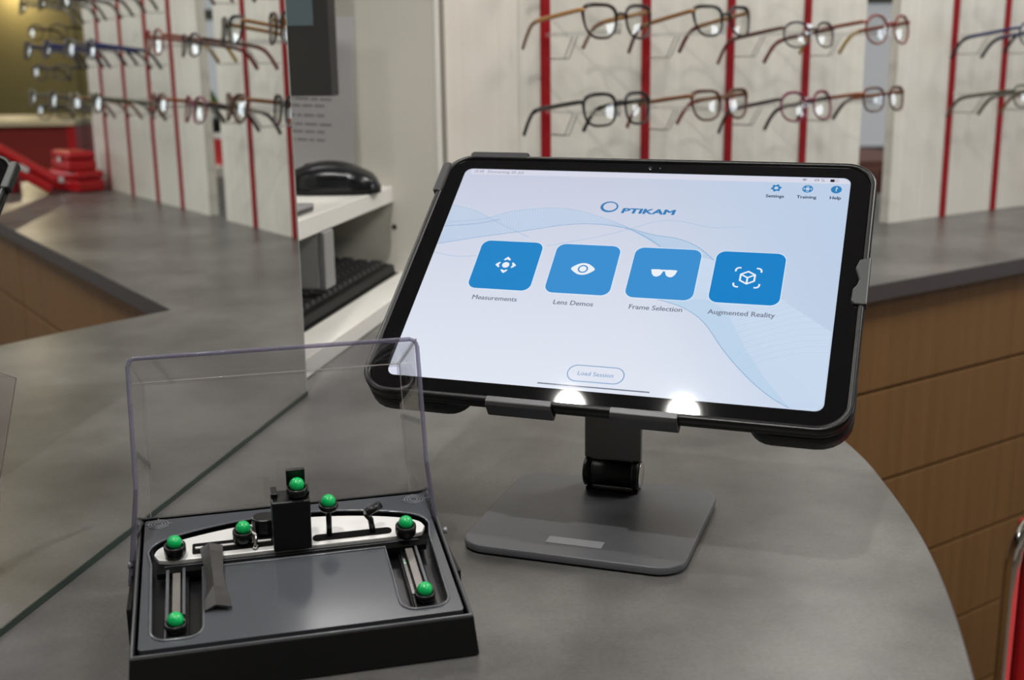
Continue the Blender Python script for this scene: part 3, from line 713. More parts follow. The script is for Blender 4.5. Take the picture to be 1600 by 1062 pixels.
    nt.links.new(sp.outputs['Y'], ad.inputs[0]); nt.links.new(sp.outputs['X'], ad.inputs[2]); nt.links.new(ad.outputs[0], m2.inputs['Value'])
    nt.links.new(m2.outputs[0], mx.inputs['Factor']); nt.links.new(rp.outputs[0], mx.inputs[6])
    nt.links.new(mx.outputs[2], bs.inputs['Emission Color']); bs.inputs['Emission Strength'].default_value = 0.97
    scr.data.materials.append(wm)
    lay = [0.00012]
    def z():
        lay[0] += 0.00001; return lay[0]
    # wave artwork: pale blue fields and fine curves
    C1 = [(-113.2, 47.6), (-96.4, 43.1), (-79.7, 33.9), (-59.3, 24.2)]
    C2 = [(-112.1, 33.7), (-90.6, 37.3), (-74.4, 44.2), (-51.5, 47.9), (-33.6, 46.2), (-10.9, 38.4), (-2.6, 34.3)]
    C3 = [(-113.0, 16.0), (-90.5, 22.4), (-62.6, 29.2), (-40.6, 35.0), (-21.9, 36.5), (-4.4, 34.2), (9.8, 27.1), (17.2, 21.4)]
    C3b = [(-113.1, 30.2), (-93.5, 33.2), (-80.6, 37.3)]
    C4 = [(-47.2, 18.2), (-30.3, 23.5), (-16.3, 28.0), (-2.5, 33.8), (11.1, 40.3), (23.7, 41.5), (42.4, 37.6), (59.8, 39.0)]
    C5 = [(-4.6, 35.0), (11.1, 30.4), (26.0, 28.0), (37.6, 22.7), (47.7, 13.8)]
    C6 = [(17.0, -15.0), (25.0, -16.6), (37.8, -21.1), (49.4, -30.0), (61.8, -46.9), (75.2, -61.9), (87.5, -72.5), (97.3, -78.1)]
    C7 = [(-113.2, 9.5), (-100.0, 7.1), (-86.4, 8.2)]
    cm = lambda c, n=8: [(p.x, p.y) for p in catmull([(x, y, 0) for x, y in c], n)]
    def field(up, lo, rgb):
        MB().flat([(x * mm, y * mm) for x, y in up + lo[::-1]], z()).build('wave_field', lit('wave_blue', rgb, 0.97), scr, merge=False)
    field(cm(C6), [(17.0, 16.0), (50, 16.0), (70, 4.0), (90, -14.0), (112.5, -30), (112.9, -74), (109, -78.4), (97.3, -78.4)][::1], (203, 219, 240))
    field(cm(C6), [(50.0, -14.0), (60, -22.0), (72.0, -44.0), (84, -62), (97.3, -78.1)], (190, 214, 236))
    field(cm(C2), cm(C3[:6]), (197, 212, 234)); field(cm(C5), [(17.2, 21.4), (34, 17), (47.7, 13.8)], (190, 210, 233)); field(cm(C1), [(-113.1, 30.2), (-93.5, 33.2), (-80.6, 33.0), (-59.3, 24.2)], (198, 212, 233))
    def ribbons(curves, rgb, w):
        zz = z(); m = MB()
        for c in curves:
            P = [Vector((x, y, 0)) for x, y in c]
            L_ = []; R_ = []
            for i, p in enumerate(P):
                d = (P[min(i + 1, len(P) - 1)] - P[max(i - 1, 0)]).normalized(); nn = Vector((-d.y, d.x, 0)) * w / 2
                L_.append(p + nn); R_.append(p - nn)
            vs = [(q.x * mm, q.y * mm, zz) for q in L_] + [(q.x * mm, q.y * mm, zz) for q in R_]; N = len(P)
            m.add(vs, [(i, N + i, N + i + 1, i + 1) for i in range(N - 1)])
        o = m.build('wave_line', lit('wave_ink', rgb, 0.97), scr, merge=False); o['kind'] = 'stuff'
    def hatch(up, lo, n, rgb, w):
        def at(c, f):
            k = f * (len(c) - 1); i = min(int(k), len(c) - 2); t_ = k - i
            return (c[i][0] * (1 - t_) + c[i + 1][0] * t_, c[i][1] * (1 - t_) + c[i + 1][1] * t_)
        ribbons([[at(up, k / n), at(lo, k / n)] for k in range(n + 1)], rgb, w)
    hatch(cm(C2), cm(C3[:6]), 90, (172, 194, 222), 0.16)
    hatch(cm(C1), cm(C3b + [(-59.3, 24.2)]), 46, (180, 200, 225), 0.16)
    hatch(cm(C5), cm([(9.8, 27.1), (17.2, 21.4), (30, 19), (47.7, 13.0)]), 34, (160, 192, 222), 0.16)
    hatch(cm(C6), cm([(40, -6), (52, -12.0), (66, -24.0), (80, -42), (96, -58), (104, -66), (112, -76)]), 70, (188, 210, 234), 0.18)
    ribbons([cm(C3), cm(C5), cm(C3b), cm(C6)], (112, 160, 204), 0.3)
    ribbons([cm(C1), cm(C2), cm(C4), cm(C7)], (158, 190, 220), 0.28)
    # contour lines on the right of the page
    ctr = []
    for k in range(34):
        f = k / 33; y0 = 56 - 124 * f
        ctr.append(cm([(112.6, y0 + 2), (99, y0 + 2 - 1.5 * sin(k * 0.3)), (82, y0 - 3 - 3 * f), (64 + 16 * max(0, f - 0.55) * 2, y0 - 9 - 4 * f)], 5))
    ribbons([c for c in ctr if c[-1][1] > -60], (186, 205, 230), 0.22)
    # status bar
    MB().flat([(x * mm, y * mm) for x, y in ((-109.5, 78.3), (-109.5, 74.2), (112.6, 74.2), (112.9, 75.5), (109.5, 78.4))], z()).build('status_bar', lit('status_bar', (217, 218, 234), 0.97), scr, merge=False)
    def text(s, x, y, size, rgb, name, bold=0.0, shear=0.0, sx=1.0, align='CENTER', strength=0.97):
        cu = bpy.data.curves.new(name, 'FONT'); cu.body = s; cu.size = size * mm; cu.align_x = align; cu.align_y = 'CENTER'; cu.shear = shear; cu.resolution_u = 3
        ob = bpy.data.objects.new(name, cu); me = bpy.data.meshes.new_from_object(ob); bpy.data.objects.remove(ob); bpy.data.curves.remove(cu)
        if bold > 0:      # heavier strokes: the same outlines again, shifted by a hair
            base_v = [v.co.copy() for v in me.vertices]; base_f = [tuple(p.vertices) for p in me.polygons]; nv = len(base_v); V_ = []; F_ = []
            for q, (dx, dy) in enumerate(((-bold, 0), (bold, 0), (0, -bold * 0.7), (0, bold * 0.7))):
                V_ += [(v.x + dx * mm, v.y + dy * mm, 0) for v in base_v]; F_ += [tuple(i + q * nv for i in f) for f in base_f]
            me = bpy.data.meshes.new(name); me.from_pydata(V_, [], F_)
        me.materials.clear(); me.materials.append(lit('display_ink', rgb, strength))
        o = bpy.data.objects.new(name, me); COL.objects.link(o); o.parent = scr; o.location = (x * mm, y * mm, z()); o.scale = (sx, 1, 1)
        o['label'] = 'blue capital letters of the on-screen logo' if name == 'logo_text' else 'on-screen text reading ' + s
        return o
    grey = (122, 130, 148)
    text('10:38   Donnerstag 20. Juli', -108, 76.3, 3.0, (132, 138, 156), 'status_text', align='LEFT')
    text('49 %', 96.5, 76.4, 3.0, (120, 124, 142), 'status_text')
    # wifi and battery marks
    wfm = MB()
    for r0, r1 in ((0.0, 0.5), (0.8, 1.2), (1.5, 1.95)):
        p = [(88.5 + r1 * cos(a), 75.5 + r1 * sin(a)) for a in [pi / 4 + pi / 2 * k / 6 for k in range(7)]] + [(88.5 + r0 * cos(a), 75.5 + r0 * sin(a)) for a in [3 * pi / 4 - pi / 2 * k / 6 for k in range(7)]]
        wfm.flat([(x * mm, y * mm) for x, y in p], 0)
    o = wfm.build('wifi_mark', lit('dark_ink', (92, 96, 112), 0.97), scr, merge=False); o.location.z = z()
    m = MB().flat([(x * mm, y * mm) for x, y in rrect(102.2, 107.2, 75.2, 77.6, 0.7)], z()); m.build('battery_mark', lit('battery_outline', (204, 202, 218), 0.97), scr, merge=False)
    m = MB().flat([(x * mm, y * mm) for x, y in rrect(102.4, 104.6, 75.4, 77.4, 0.4)], z()); m.build('battery_charge', lit('dark_ink2', (30, 30, 34), 0.97), scr, merge=False)
    # logo
    BL = (56, 126, 184)
    lg = MB(); n = 36; zz = z()
    e0 = ellipse(-17.6, 50.4, 5.2, 4.3, n); e1 = ellipse(-17.3, 50.6, 3.9, 3.2, n)
    lg.add([(x * mm, y * mm, zz) for x, y in e0 + e1], [(i, (i + 1) % n, n + (i + 1) % n, n + i) for i in range(n)])
    o = lg.build('logo_letter', lit('logo_blue', BL, 0.97), scr, merge=False); o['label'] = 'large blue ring-shaped first letter of the logo'
    text('PTIKAM', 5.2, 47.6, 5.5, BL, 'logo_text', bold=0.26, shear=0.12, sx=1.62)
    # app tiles
    TB = (36, 134, 203); tiles = [(-67.4, 'Measurements', (33, 134, 202)), (-22.5, 'Lens Demos', (58, 144, 210)), (22.4, 'Frame Selection', (58, 144, 210)), (67.0, 'Augmented Reality', (20, 130, 202))]
    wht = lit('icon_white', (238, 243, 250), 0.97)
    def icon(polys, name, m=wht):
        zz = z(); b_ = MB()
        for p in polys: b_.flat([(x * mm, y * mm) for x, y in p], zz)
        return b_.build(name, m, scr, merge=False)
    def bar(x0, y0, x1, y1, w):
        d = Vector((x1 - x0, y1 - y0)).normalized(); nx, ny = -d.y * w / 2, d.x * w / 2
        return [(x0 + nx, y0 + ny), (x0 - nx, y0 - ny), (x1 - nx, y1 - ny), (x1 + nx, y1 + ny)]
    def arcbar(cx, cy, r, a0, a1, w, n=8):
        A_ = [a0 + (a1 - a0) * k / n for k in range(n + 1)]
        return [(cx + (r + w / 2) * cos(a), cy + (r + w / 2) * sin(a)) for a in A_] + [(cx + (r - w / 2) * cos(a), cy + (r - w / 2) * sin(a)) for a in reversed(A_)]
    for cx, cap, col in tiles:
        MB().flat([(x * mm, y * mm) for x, y in rrect(cx - 18.7, cx + 18.7, 2.3 - 18.4, 2.3 + 18.4, 5.2, 8)], z()).build('tile_outline', lit('tile_halo', (222, 236, 250), 0.97), scr, merge=False)
        tm = lit('tile_blue', col, 0.97)
        MB().flat([(x * mm, y * mm) for x, y in rrect(cx - 18.3, cx + 18.3, 2.3 - 18.0, 2.3 + 18.0, 5.0, 8)], z()).build('app_tile', tm, scr, merge=False, label='blue rounded app tile for ' + cap)
        text(cap, cx, -22.3, 4.45, grey, 'tile_caption', bold=0.10)
    cx, cy = -67.4, 2.3
    icon([ellipse(cx, cy, 2.1, 2.1)], 'icon_dot')
    arr = [(-2.1, 3.7), (-1.6, 4.6), (0.0, 6.2), (1.6, 4.6), (2.1, 3.7), (1.2, 3.4), (0.0, 4.2), (-1.2, 3.4)]
    for k in range(4):
        a = pi / 2 * k
        icon([[(cx + x * cos(a) - y * sin(a), cy + x * sin(a) + y * cos(a)) for x, y in arr]], 'icon_arrow')
    cx = -22.5
    eye = [(-6.8, 0), (-4.4, 2.6), (-2.2, 3.9), (0, 4.3), (2.2, 3.9), (4.4, 2.6), (6.8, 0), (4.4, -2.6), (2.2, -3.9), (0, -4.3), (-2.2, -3.9), (-4.4, -2.6)]
    icon([[(cx + p.x, cy + p.y) for p in catmull([(x, y, 0) for x, y in eye], 3, True)]], 'icon_eye')
    icon([arcbar(cx, cy, 2.45, 0, pi, 0.85, 14), arcbar(cx, cy, 2.45, pi, 2 * pi, 0.85, 14)], 'icon_iris', lit('iris_blue', (70, 140, 200), 0.97))
    cx = 22.4
    lens_ = [(-7.2, 2.2), (-6.0, 2.5), (-2.4, 2.6), (-0.5, 2.1), (-0.7, 0.6), (-1.6, -1.6), (-3.4, -2.7), (-5.0, -2.4), (-6.4, -0.6), (-6.7, 0.9)]
    icon([[(cx + x, cy + y) for x, y in lens_], [(cx - x, cy + y) for x, y in reversed(lens_)], bar(cx - 1.2, cy + 1.9, cx + 1.2, cy + 1.9, 1.1)], 'icon_sunglasses')
    cx = 67.0
    hx = [(cx + 4.3 * cos(pi / 2 + k * pi / 3), cy + 4.3 * sin(pi / 2 + k * pi / 3)) for k in range(6)]
    cube = [bar(*hx[k], *hx[(k + 1) % 6], 0.95) for k in range(6)] + [bar(cx, cy, *hx[k], 0.9) for k in (1, 3, 5)]
    icon(cube + [ellipse(x, y, 0.48, 0.48, 12) for x, y in hx], 'icon_box')
    for sx, sy, a0 in ((1, 1, 0), (-1, 1, pi / 2), (-1, -1, pi), (1, -1, 1.5 * pi)):
        px_, py_ = cx + sx * 4.9, cy + sy * 4.9
        icon([arcbar(px_, py_, 1.8, a0, a0 + pi / 2, 0.95), bar(px_ + sx * 1.8, py_, px_ + sx * 1.8, py_ - sy * 0.9, 0.95), bar(px_, py_ + sy * 1.8, px_ - sx * 0.9, py_ + sy * 1.8, 0.95)], 'icon_bracket')
    # help row
    IB = (44, 128, 188); ib = lit('small_icon_blue', IB, 0.97); bgm = lit('small_icon_gap', (196, 211, 232), 0.97)
    for x0, cap in ((73.9, 'Settings'), (90.9, 'Training'), (106.2, 'Help')):
        text(cap, x0, 62.8, 3.2, (52, 66, 90), 'menu_caption', bold=0.10)
    g = []
    for k in range(48):
        a = 2 * pi * k / 48; r = 2.9 if (k % 8) in (0, 1, 2, 3) else 2.25
        g.append((73.9 + r * cos(a), 69.2 + r * sin(a)))
    icon([g], 'settings_gear', ib); icon([ellipse(73.9, 69.2, 1.15, 1.15, 16)], 'gear_hole', bgm)
    icon([ellipse(90.9, 69.2, 2.9, 2.9)], 'training_ring', ib); icon([ellipse(90.9, 69.2, 1.2, 1.2, 16)], 'ring_hole', bgm)
    for k in range(4):
        a = pi / 2 * k
        icon([arcbar(90.9, 69.2, 2.0, a - 0.42, a + 0.42, 0.5)], 'ring_slot', bgm)
    icon([ellipse(106.2, 69.2, 2.9, 2.9)], 'help_disc', ib)
    text('?', 106.2, 69.2, 4.4, (214, 228, 242), 'help_mark', bold=0.08)
    # load session button and home bar
    MB().flat([(x * mm, y * mm) for x, y in rrect(-15.0, 15.0, -73.6, -63.0, 5.2, 8)], z()).build('button_outline', lit('button_blue', (120, 158, 198), 0.97), scr, merge=False)
    MB().flat([(x * mm, y * mm) for x, y in rrect(-14.5, 14.5, -73.1, -63.5, 4.8, 8)], z()).build('button_face', lit('button_face', (226, 231, 244), 0.97), scr, merge=False)
    text('Load Session', 0, -68.4, 3.65, (146, 172, 206), 'button_text', bold=0.06)
    MB().flat([(x * mm, y * mm) for x, y in rrect(-29.0, 29.5, -76.95, -76.2, 0.35, 4)], z()).build('home_bar', lit('home_bar_grey', (110, 114, 134), 0.97), scr, merge=False)
    return t
tablet()

# ------------------------------------------------------------------ tablet stand
def tablet_stand():
    E1 = Vector((0.9447, -0.328)); E2 = Vector((0.328, 0.9447))
    cx, cy = 0.0537, 0.731
    SM = axes((cx, cy, ZC), (E1.x, E1.y, 0), (E2.x, E2.y, 0), (0, 0, 1))
    t = thing('tablet_stand', 'grey aluminium tablet stand with a rounded square base plate', 'stand', SM)
    SI = SM.inverted()
    MB().prism(rrect(-0.0715, 0.0715, -0.070, 0.070, 0.018, 8), 0.0012, 0.0065, smooth=True).build('base_plate', mat('anodised_grey', srgb(104, 106, 110), 0.42, 0.3), t, bevel=0.0009)
    MB().prism(rrect(-0.069, 0.069, -0.068, 0.068, 0.016, 8), 0.0002, 0.0011).build('base_pad', M['black_matte'], t)
    MB().box(-0.018, 0.018, -0.0535, -0.0435, 0.00655, 0.0068).build('blank_label', mat('pale_label', srgb(150, 152, 156), 0.5), t, label='small blank pale label on the base plate')
    # hinge barrel lying across the back of the base
    hy, hz = 0.050, 0.0190
    RX = Matrix.Rotation(pi / 2, 4, 'Y')
    bar = lambda x0, x1, r: MB().lathe([(0.0, x0), (r * 0.9, x0), (r, x0 + 0.0006), (r, x1 - 0.0006), (r * 0.9, x1), (0.0, x1)], 28, M=Tr(0, hy, hz) @ RX)
    bar(-0.0150, 0.0135, 0.0098).build('hinge_barrel', M['black_matte'], t)
    bar(-0.0202, -0.0153, 0.0106).build('hinge_collar', M['black_matte'], t)
    bar(0.0138, 0.0192, 0.0106).build('hinge_collar', M['black_matte'], t)
    bar(0.0194, 0.0202, 0.0090).build('hinge_cap', M['chrome'], t)
    MB().box(-0.0185, 0.0185, hy - 0.006, hy + 0.006, 0.0066, 0.0085).build('hinge_foot', M['black'], t)
    # lower post rising from the hinge
    MB().box(-0.0202, 0.0202, hy - 0.0035, hy + 0.0015, hz + 0.0105, 0.074).build('lower_post', mat('post_grey', srgb(138, 136, 133), 0.45, 0.15), t, bevel=0.001)
    # back plate under the tablet and the arm that reaches it
    LM = SI @ TM
    MB().prism(rrect(-0.056, 0.049, -0.0880, 0.030, 0.010, 6), -0.0096, -0.0068).build('back_plate', M['grey_alu'], t, M=LM, bevel=0.0006)
    p_top = LM @ Vector((-0.0095, -0.004, -0.0145)); p0 = Vector((0.0, hy - 0.001, 0.083))
    MB().lathe([(0.0, -0.0205), (0.009, -0.0205), (0.009, 0.0205), (0.0, 0.0205)], 22, M=Tr(*p0) @ RX).build('upper_hinge', M['black'], t)
    d = (p_top - p0); d.x = 0; ln = d.length; d.normalize(); q0 = p0 + d * 0.0095; nrm = Vector((0, -d.z, d.y))
    am = axes(q0, (1, 0, 0), d, nrm if nrm.z > 0 else -nrm)
    MB().box(-0.0195, 0.0195, 0.0, ln - 0.012, -0.0025, 0.0025).build('upper_arm', M['grey_alu_dark'], t, M=am, bevel=0.0008)
    # two lips that hold the lower rim
    for x0, x1 in ((-0.0530, -0.0180), (0.0122, 0.0460)):
        prof = [(-0.0880, -0.0096), (-0.0880, -0.0068), (-0.0912, -0.0066), (-0.0912, 0.0012), (-0.0880, 0.0014), (-0.0882, 0.0024), (-0.0918, 0.0025), (-0.0935, 0.0010), (-0.0937, -0.0070), (-0.0922, -0.0094)]
        n = len(prof)
        m = MB(); vs = [(x0, y, z_) for y, z_ in prof] + [(x1, y, z_) for y, z_ in prof]
        m.add(vs, [tuple(range(n)), tuple(range(2 * n - 1, n - 1, -1))] + [(i, n + i, n + (i + 1) % n, (i + 1) % n) for i in range(n)])
        m.build('holding_lip', M['grey_alu_dark'], t, M=LM, bevel=0.0007)
tablet_stand()

# ------------------------------------------------------------------ measuring device box with open clear lid
BX, BY, BA, BW, BD, ZF, ZB = -0.1042, 0.5351, 0.2488, 0.1703, 0.1270, 0.0220, 0.0456
BOXM = axes((BX, BY, ZC), (cos(BA), sin(BA), 0), (-sin(BA), cos(BA), 0), (0, 0, 1))
SL = atan2(ZB - ZF, BD); TL_ = BD / cos(SL)
TRAY = Tr(0, 0, ZF) @ Matrix.Rotation(SL, 4, 'X')
def mk(pts): return [(x * mm, y * mm) for x, y in pts]
def device_case():
    t = thing('device_case', 'black wedge-shaped device case with an open clear lid', 'case', BOXM)
    # outer shell: bottom, four walls, narrow top rim
    hw = BW / 2
    foot = [(-hw - 0.0022, -0.0022, 0.0006), (hw + 0.0022, -0.0022, 0.0006), (hw + 0.0022, BD + 0.001, 0.0006), (-hw - 0.0022, BD + 0.001, 0.0006)]
    tp = lambda x, t_, h: tuple(TRAY @ Vector((x, t_, h)))
    rim = [tp(-hw, 0, 0), tp(hw, 0, 0), tp(hw, TL_, 0), tp(-hw, TL_, 0)]
    i1 = [tp(-hw + 0.0022, 0.003, 0), tp(hw - 0.0022, 0.003, 0), tp(hw - 0.0022, TL_ - 0.0015, 0), tp(-hw + 0.0022, TL_ - 0.0015, 0)]
    i2 = [tp(-hw + 0.0022, 0.003, -0.004), tp(hw - 0.0022, 0.003, -0.004), tp(hw - 0.0022, TL_ - 0.0015, -0.004), tp(-hw + 0.0022, TL_ - 0.0015, -0.004)]
    m = MB(); q = lambda a, b_: [(i, (i + 1) % 4, 4 + (i + 1) % 4, 4 + i) for i in range(4)]
    m.add(foot + rim, q(0, 0)); m.add(rim + i1, q(0, 0)); m.add(i1 + i2, q(0, 0)); m.add(foot, [(3, 2, 1, 0)])
    m.build('shell', mat('case_black', srgb(12, 12, 13), 0.42, 0, 0.3), t, bevel=0.0012)
    mid = [tp(-hw + 0.0010, 0.0012, 0), tp(hw - 0.0010, 0.0012, 0), tp(hw - 0.0010, TL_ - 0.0007, 0), tp(-hw + 0.0010, TL_ - 0.0007, 0)]
    MB().tube([mid[3], mid[0], mid[1], mid[2]], 0.0008, 6).build('rim_highlight', mat('rim_highlight_grey', srgb(84, 86, 90), 0.3), t)  # paler tube added for the light a bevelled rim would catch
    # top plate with the arch-shaped trench cut out
    plate = rrect(-81.5, 81.5, 7.0, 126.5, 2.0, 3)
    def arc(cx, cy, r, a0, a1, n=6): return [(cx + r * cos(radians(a0 + (a1 - a0) * k / n)), cy + r * sin(radians(a0 + (a1 - a0) * k / n))) for k in range(n + 1)]
    arch = [(-79, 92, 0), (-76.5, 99, 0), (-68, 105.5, 0), (-50, 111.5, 0), (-25, 116.5, 0), (0, 118, 0), (25, 116.5, 0), (50, 111.5, 0), (68, 105.5, 0), (76.5, 99, 0), (79, 92, 0)]
    archp = [(p.x, p.y) for p in catmull(arch, 5)]
    hole = archp + [(77, 80)] + arc(67.5, 21, 8.5, 0, -90) + arc(58.5, 21, 8.5, -90, -180) + [(50, 72.5)] + [(-50, 72.5)] + arc(-58.5, 21, 8.5, 0, -90) + arc(-67.5, 21, 8.5, -90, -180) + [(-77, 80)]
    bm = bmesh.new(); edges = []
    for loop in (plate, hole):
        vs = [bm.verts.new((x * mm, y * mm, -0.0008)) for x, y in loop]
        edges += [bm.edges.new((vs[i], vs[(i + 1) % len(vs)])) for i in range(len(vs))]
    bmesh.ops.triangle_fill(bm, use_beauty=True, use_dissolve=False, edges=edges)
    tri = MB(); bm.verts.ensure_lookup_table(); bm.verts.index_update()
    tri.add([v.co[:] for v in bm.verts], [tuple(v.index for v in f.verts) for f in bm.faces]); bm.free()
    n = len(plate); tri.add([(x * mm, y * mm, -0.0008) for x, y in plate] + [(x * mm, y * mm, -0.006) for x, y in plate], [(i, (i + 1) % n, n + (i + 1) % n, n + i) for i in range(n)])
    tri.build('top_plate', M['tray'], t, M=TRAY)
    n = len(hole); tw_ = MB()
    tw_.add([(x * mm, y * mm, -0.0008) for x, y in hole] + [(x * mm, y * mm, -0.0105) for x, y in hole], [(i, (i + 1) % n, n + (i + 1) % n, n + i) for i in range(n)], False)
    tw_.flat(mk(hole), -0.0105)
    tw_.build('trench', mat('trench_plastic', srgb(16, 16, 18), 0.3), t, M=TRAY)
    lipm = MB(); lipm.tube([(x * mm, y * mm, -0.0006) for x, y in hole], 0.0008, 6, closed=True); lipm.build('trench_highlight', mat('trench_highlight_grey', srgb(88, 91, 96), 0.2, 0.1), t, M=TRAY)  # pale tube painted as the highlight along the trench's bevelled edge
    # raised target marks in the back corners
    for cx, cy in ((-74, 121.5), (74.5, 120)):
        tg = MB()
        for r in (2.4, 4.0, 5.6):
            tg.tube([(cx * mm + r * mm * cos(a), cy * mm + r * mm * 0.8 * sin(a), -0.0006) for a in [2 * pi * k / 24 for k in range(24)]], 0.00028, 5, closed=True)
        for a in (0, pi / 2, pi, 1.5 * pi):
            tg.tube([((cx + 4.8 * cos(a)) * mm, (cy + 4.0 * sin(a)) * mm, -0.0005), ((cx + 7.6 * cos(a)) * mm, (cy + 5.6 * sin(a)) * mm, -0.0005)], 0.00028, 5)
        tg.build('target_mark', mat('mark_grey', srgb(120, 123, 128), 0.35), t, M=TRAY, label='embossed round target mark')
    # hinges
    for sx in (-1, 1):
        MB().lathe([(0.0, -0.0014), (0.0020, -0.0014), (0.0020, 0.0014), (0.0, 0.0014)], 14, M=Tr(sx * (hw + 0.0040), BD - 0.030, 0.030) @ Matrix.Rotation(pi / 2, 4, 'Y')).build('hinge_pin', mat('grey_hinge', srgb(128, 128, 134), 0.3, 0.4), t)
        MB().box(sx * (hw + 0.0030) - 0.0012, sx * (hw + 0.0030) + 0.0012, BD - 0.075, BD - 0.010, 0.004, 0.024).build('hinge_plate', M['black'], t)
    # clear lid
    phi = 0.2935; w = 0.0547; Wp = 0.1550; dr = 0.0033; dt = 0.0116; L = 0.1203; xc = -0.0017; th = 0.0018
    yd = Vector((0, sin(phi), cos(phi))); nr = Vector((0, -cos(phi), sin(phi))); hb = Vector((xc, BD + 0.0020, 0.0016))
    pt = lambda x, l, d: hb + Vector((x, 0, 0)) + yd * l + nr * d
    H0 = Wp / 2
    lid = MB().add([pt(-H0, 0, 0), pt(H0, 0, 0), pt(H0, L, 0), pt(-H0, L, 0), pt(-H0, 0, th), pt(H0, 0, th), pt(H0, L, th), pt(-H0, L, th)],
                   [(0, 1, 2, 3), (7, 6, 5, 4)]).build('lid', M['acrylic'], t, merge=False, label='clear acrylic lid standing open')
    def slab(a, b_, c, d, off):
        """four corners of a wall plus a thickness vector; returns a closed thin block"""
        off = Vector(off); vs = [a, b_, c, d, a + off, b_ + off, c + off, d + off]
        return MB().add(vs, [(0, 1, 2, 3), (7, 6, 5, 4), (0, 4, 5, 1), (1, 5, 6, 2), (2, 6, 7, 3), (3, 7, 4, 0)])
    # top wall
    slab(pt(-H0, L, 0), pt(H0, L, 0), pt(H0 + dr, L + dt, w), pt(-H0 - dr, L + dt, w), yd * -th).build('lid_top_wall', M['acrylic'], lid, merge=False)
    # side walls, flaring out near the hinge so that they clear the case
    lowl = 0.060; flare = 0.0088
    for sx in (-1, 1):
        slab(pt(sx * H0, lowl, 0), pt(sx * H0, L, 0), pt(sx * (H0 + dr), L + dt, w), pt(sx * (H0 + dr), lowl, w), (-sx * th, 0, 0)).build('lid_side_wall', M['acrylic'], lid, merge=False)
        slab(pt(sx * (H0 + flare + 0.0016), 0.012, 0.0), pt(sx * H0, lowl, 0), pt(sx * (H0 + dr), lowl, w), pt(sx * (H0 + flare + 0.0016), 0.006, w * 0.62), (-sx * th, 0, 0)).build('lid_side_wall', M['acrylic'], lid, merge=False)
    # polished rim, tinted where one looks along the acrylic
    hx = H0 + dr; e = 0.0011
    rimp = MB()
    for sx in (-1, 1):
        rimp.tube([pt(sx * hx, L + dt - 0.004, w), pt(sx * hx, lowl, w)], 0.00135, 6)
        rimp.tube([pt(sx * hx, lowl, w), pt(sx * (H0 + flare + 0.0018), 0.006, w * 0.62)], [0.00135, 0.0021], 6)
        rimp.tube([pt(sx * hx, L + dt - 0.004, w), pt(sx * (hx - 0.0012), L + dt - 0.0012, w), pt(sx * (hx - 0.004), L + dt, w)], 0.00135, 6)
    rimp.tube([pt(-hx + 0.004, L + dt, w), pt(hx - 0.004, L + dt, w)], 0.00135, 6)
    rimp.build('lid_rim', M['acrylic_edge'], lid, merge=False, label='lilac-tinted polished rim of the lid')
    # bright folded corners of the panel
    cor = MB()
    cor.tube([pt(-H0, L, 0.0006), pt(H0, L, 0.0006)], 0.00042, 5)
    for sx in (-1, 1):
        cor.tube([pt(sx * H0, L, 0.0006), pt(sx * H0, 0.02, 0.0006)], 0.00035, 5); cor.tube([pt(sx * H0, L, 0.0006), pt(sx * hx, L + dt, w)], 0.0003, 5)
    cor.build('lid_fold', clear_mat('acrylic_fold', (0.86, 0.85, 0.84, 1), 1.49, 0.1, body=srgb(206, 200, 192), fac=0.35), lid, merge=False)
    return t
device_case()

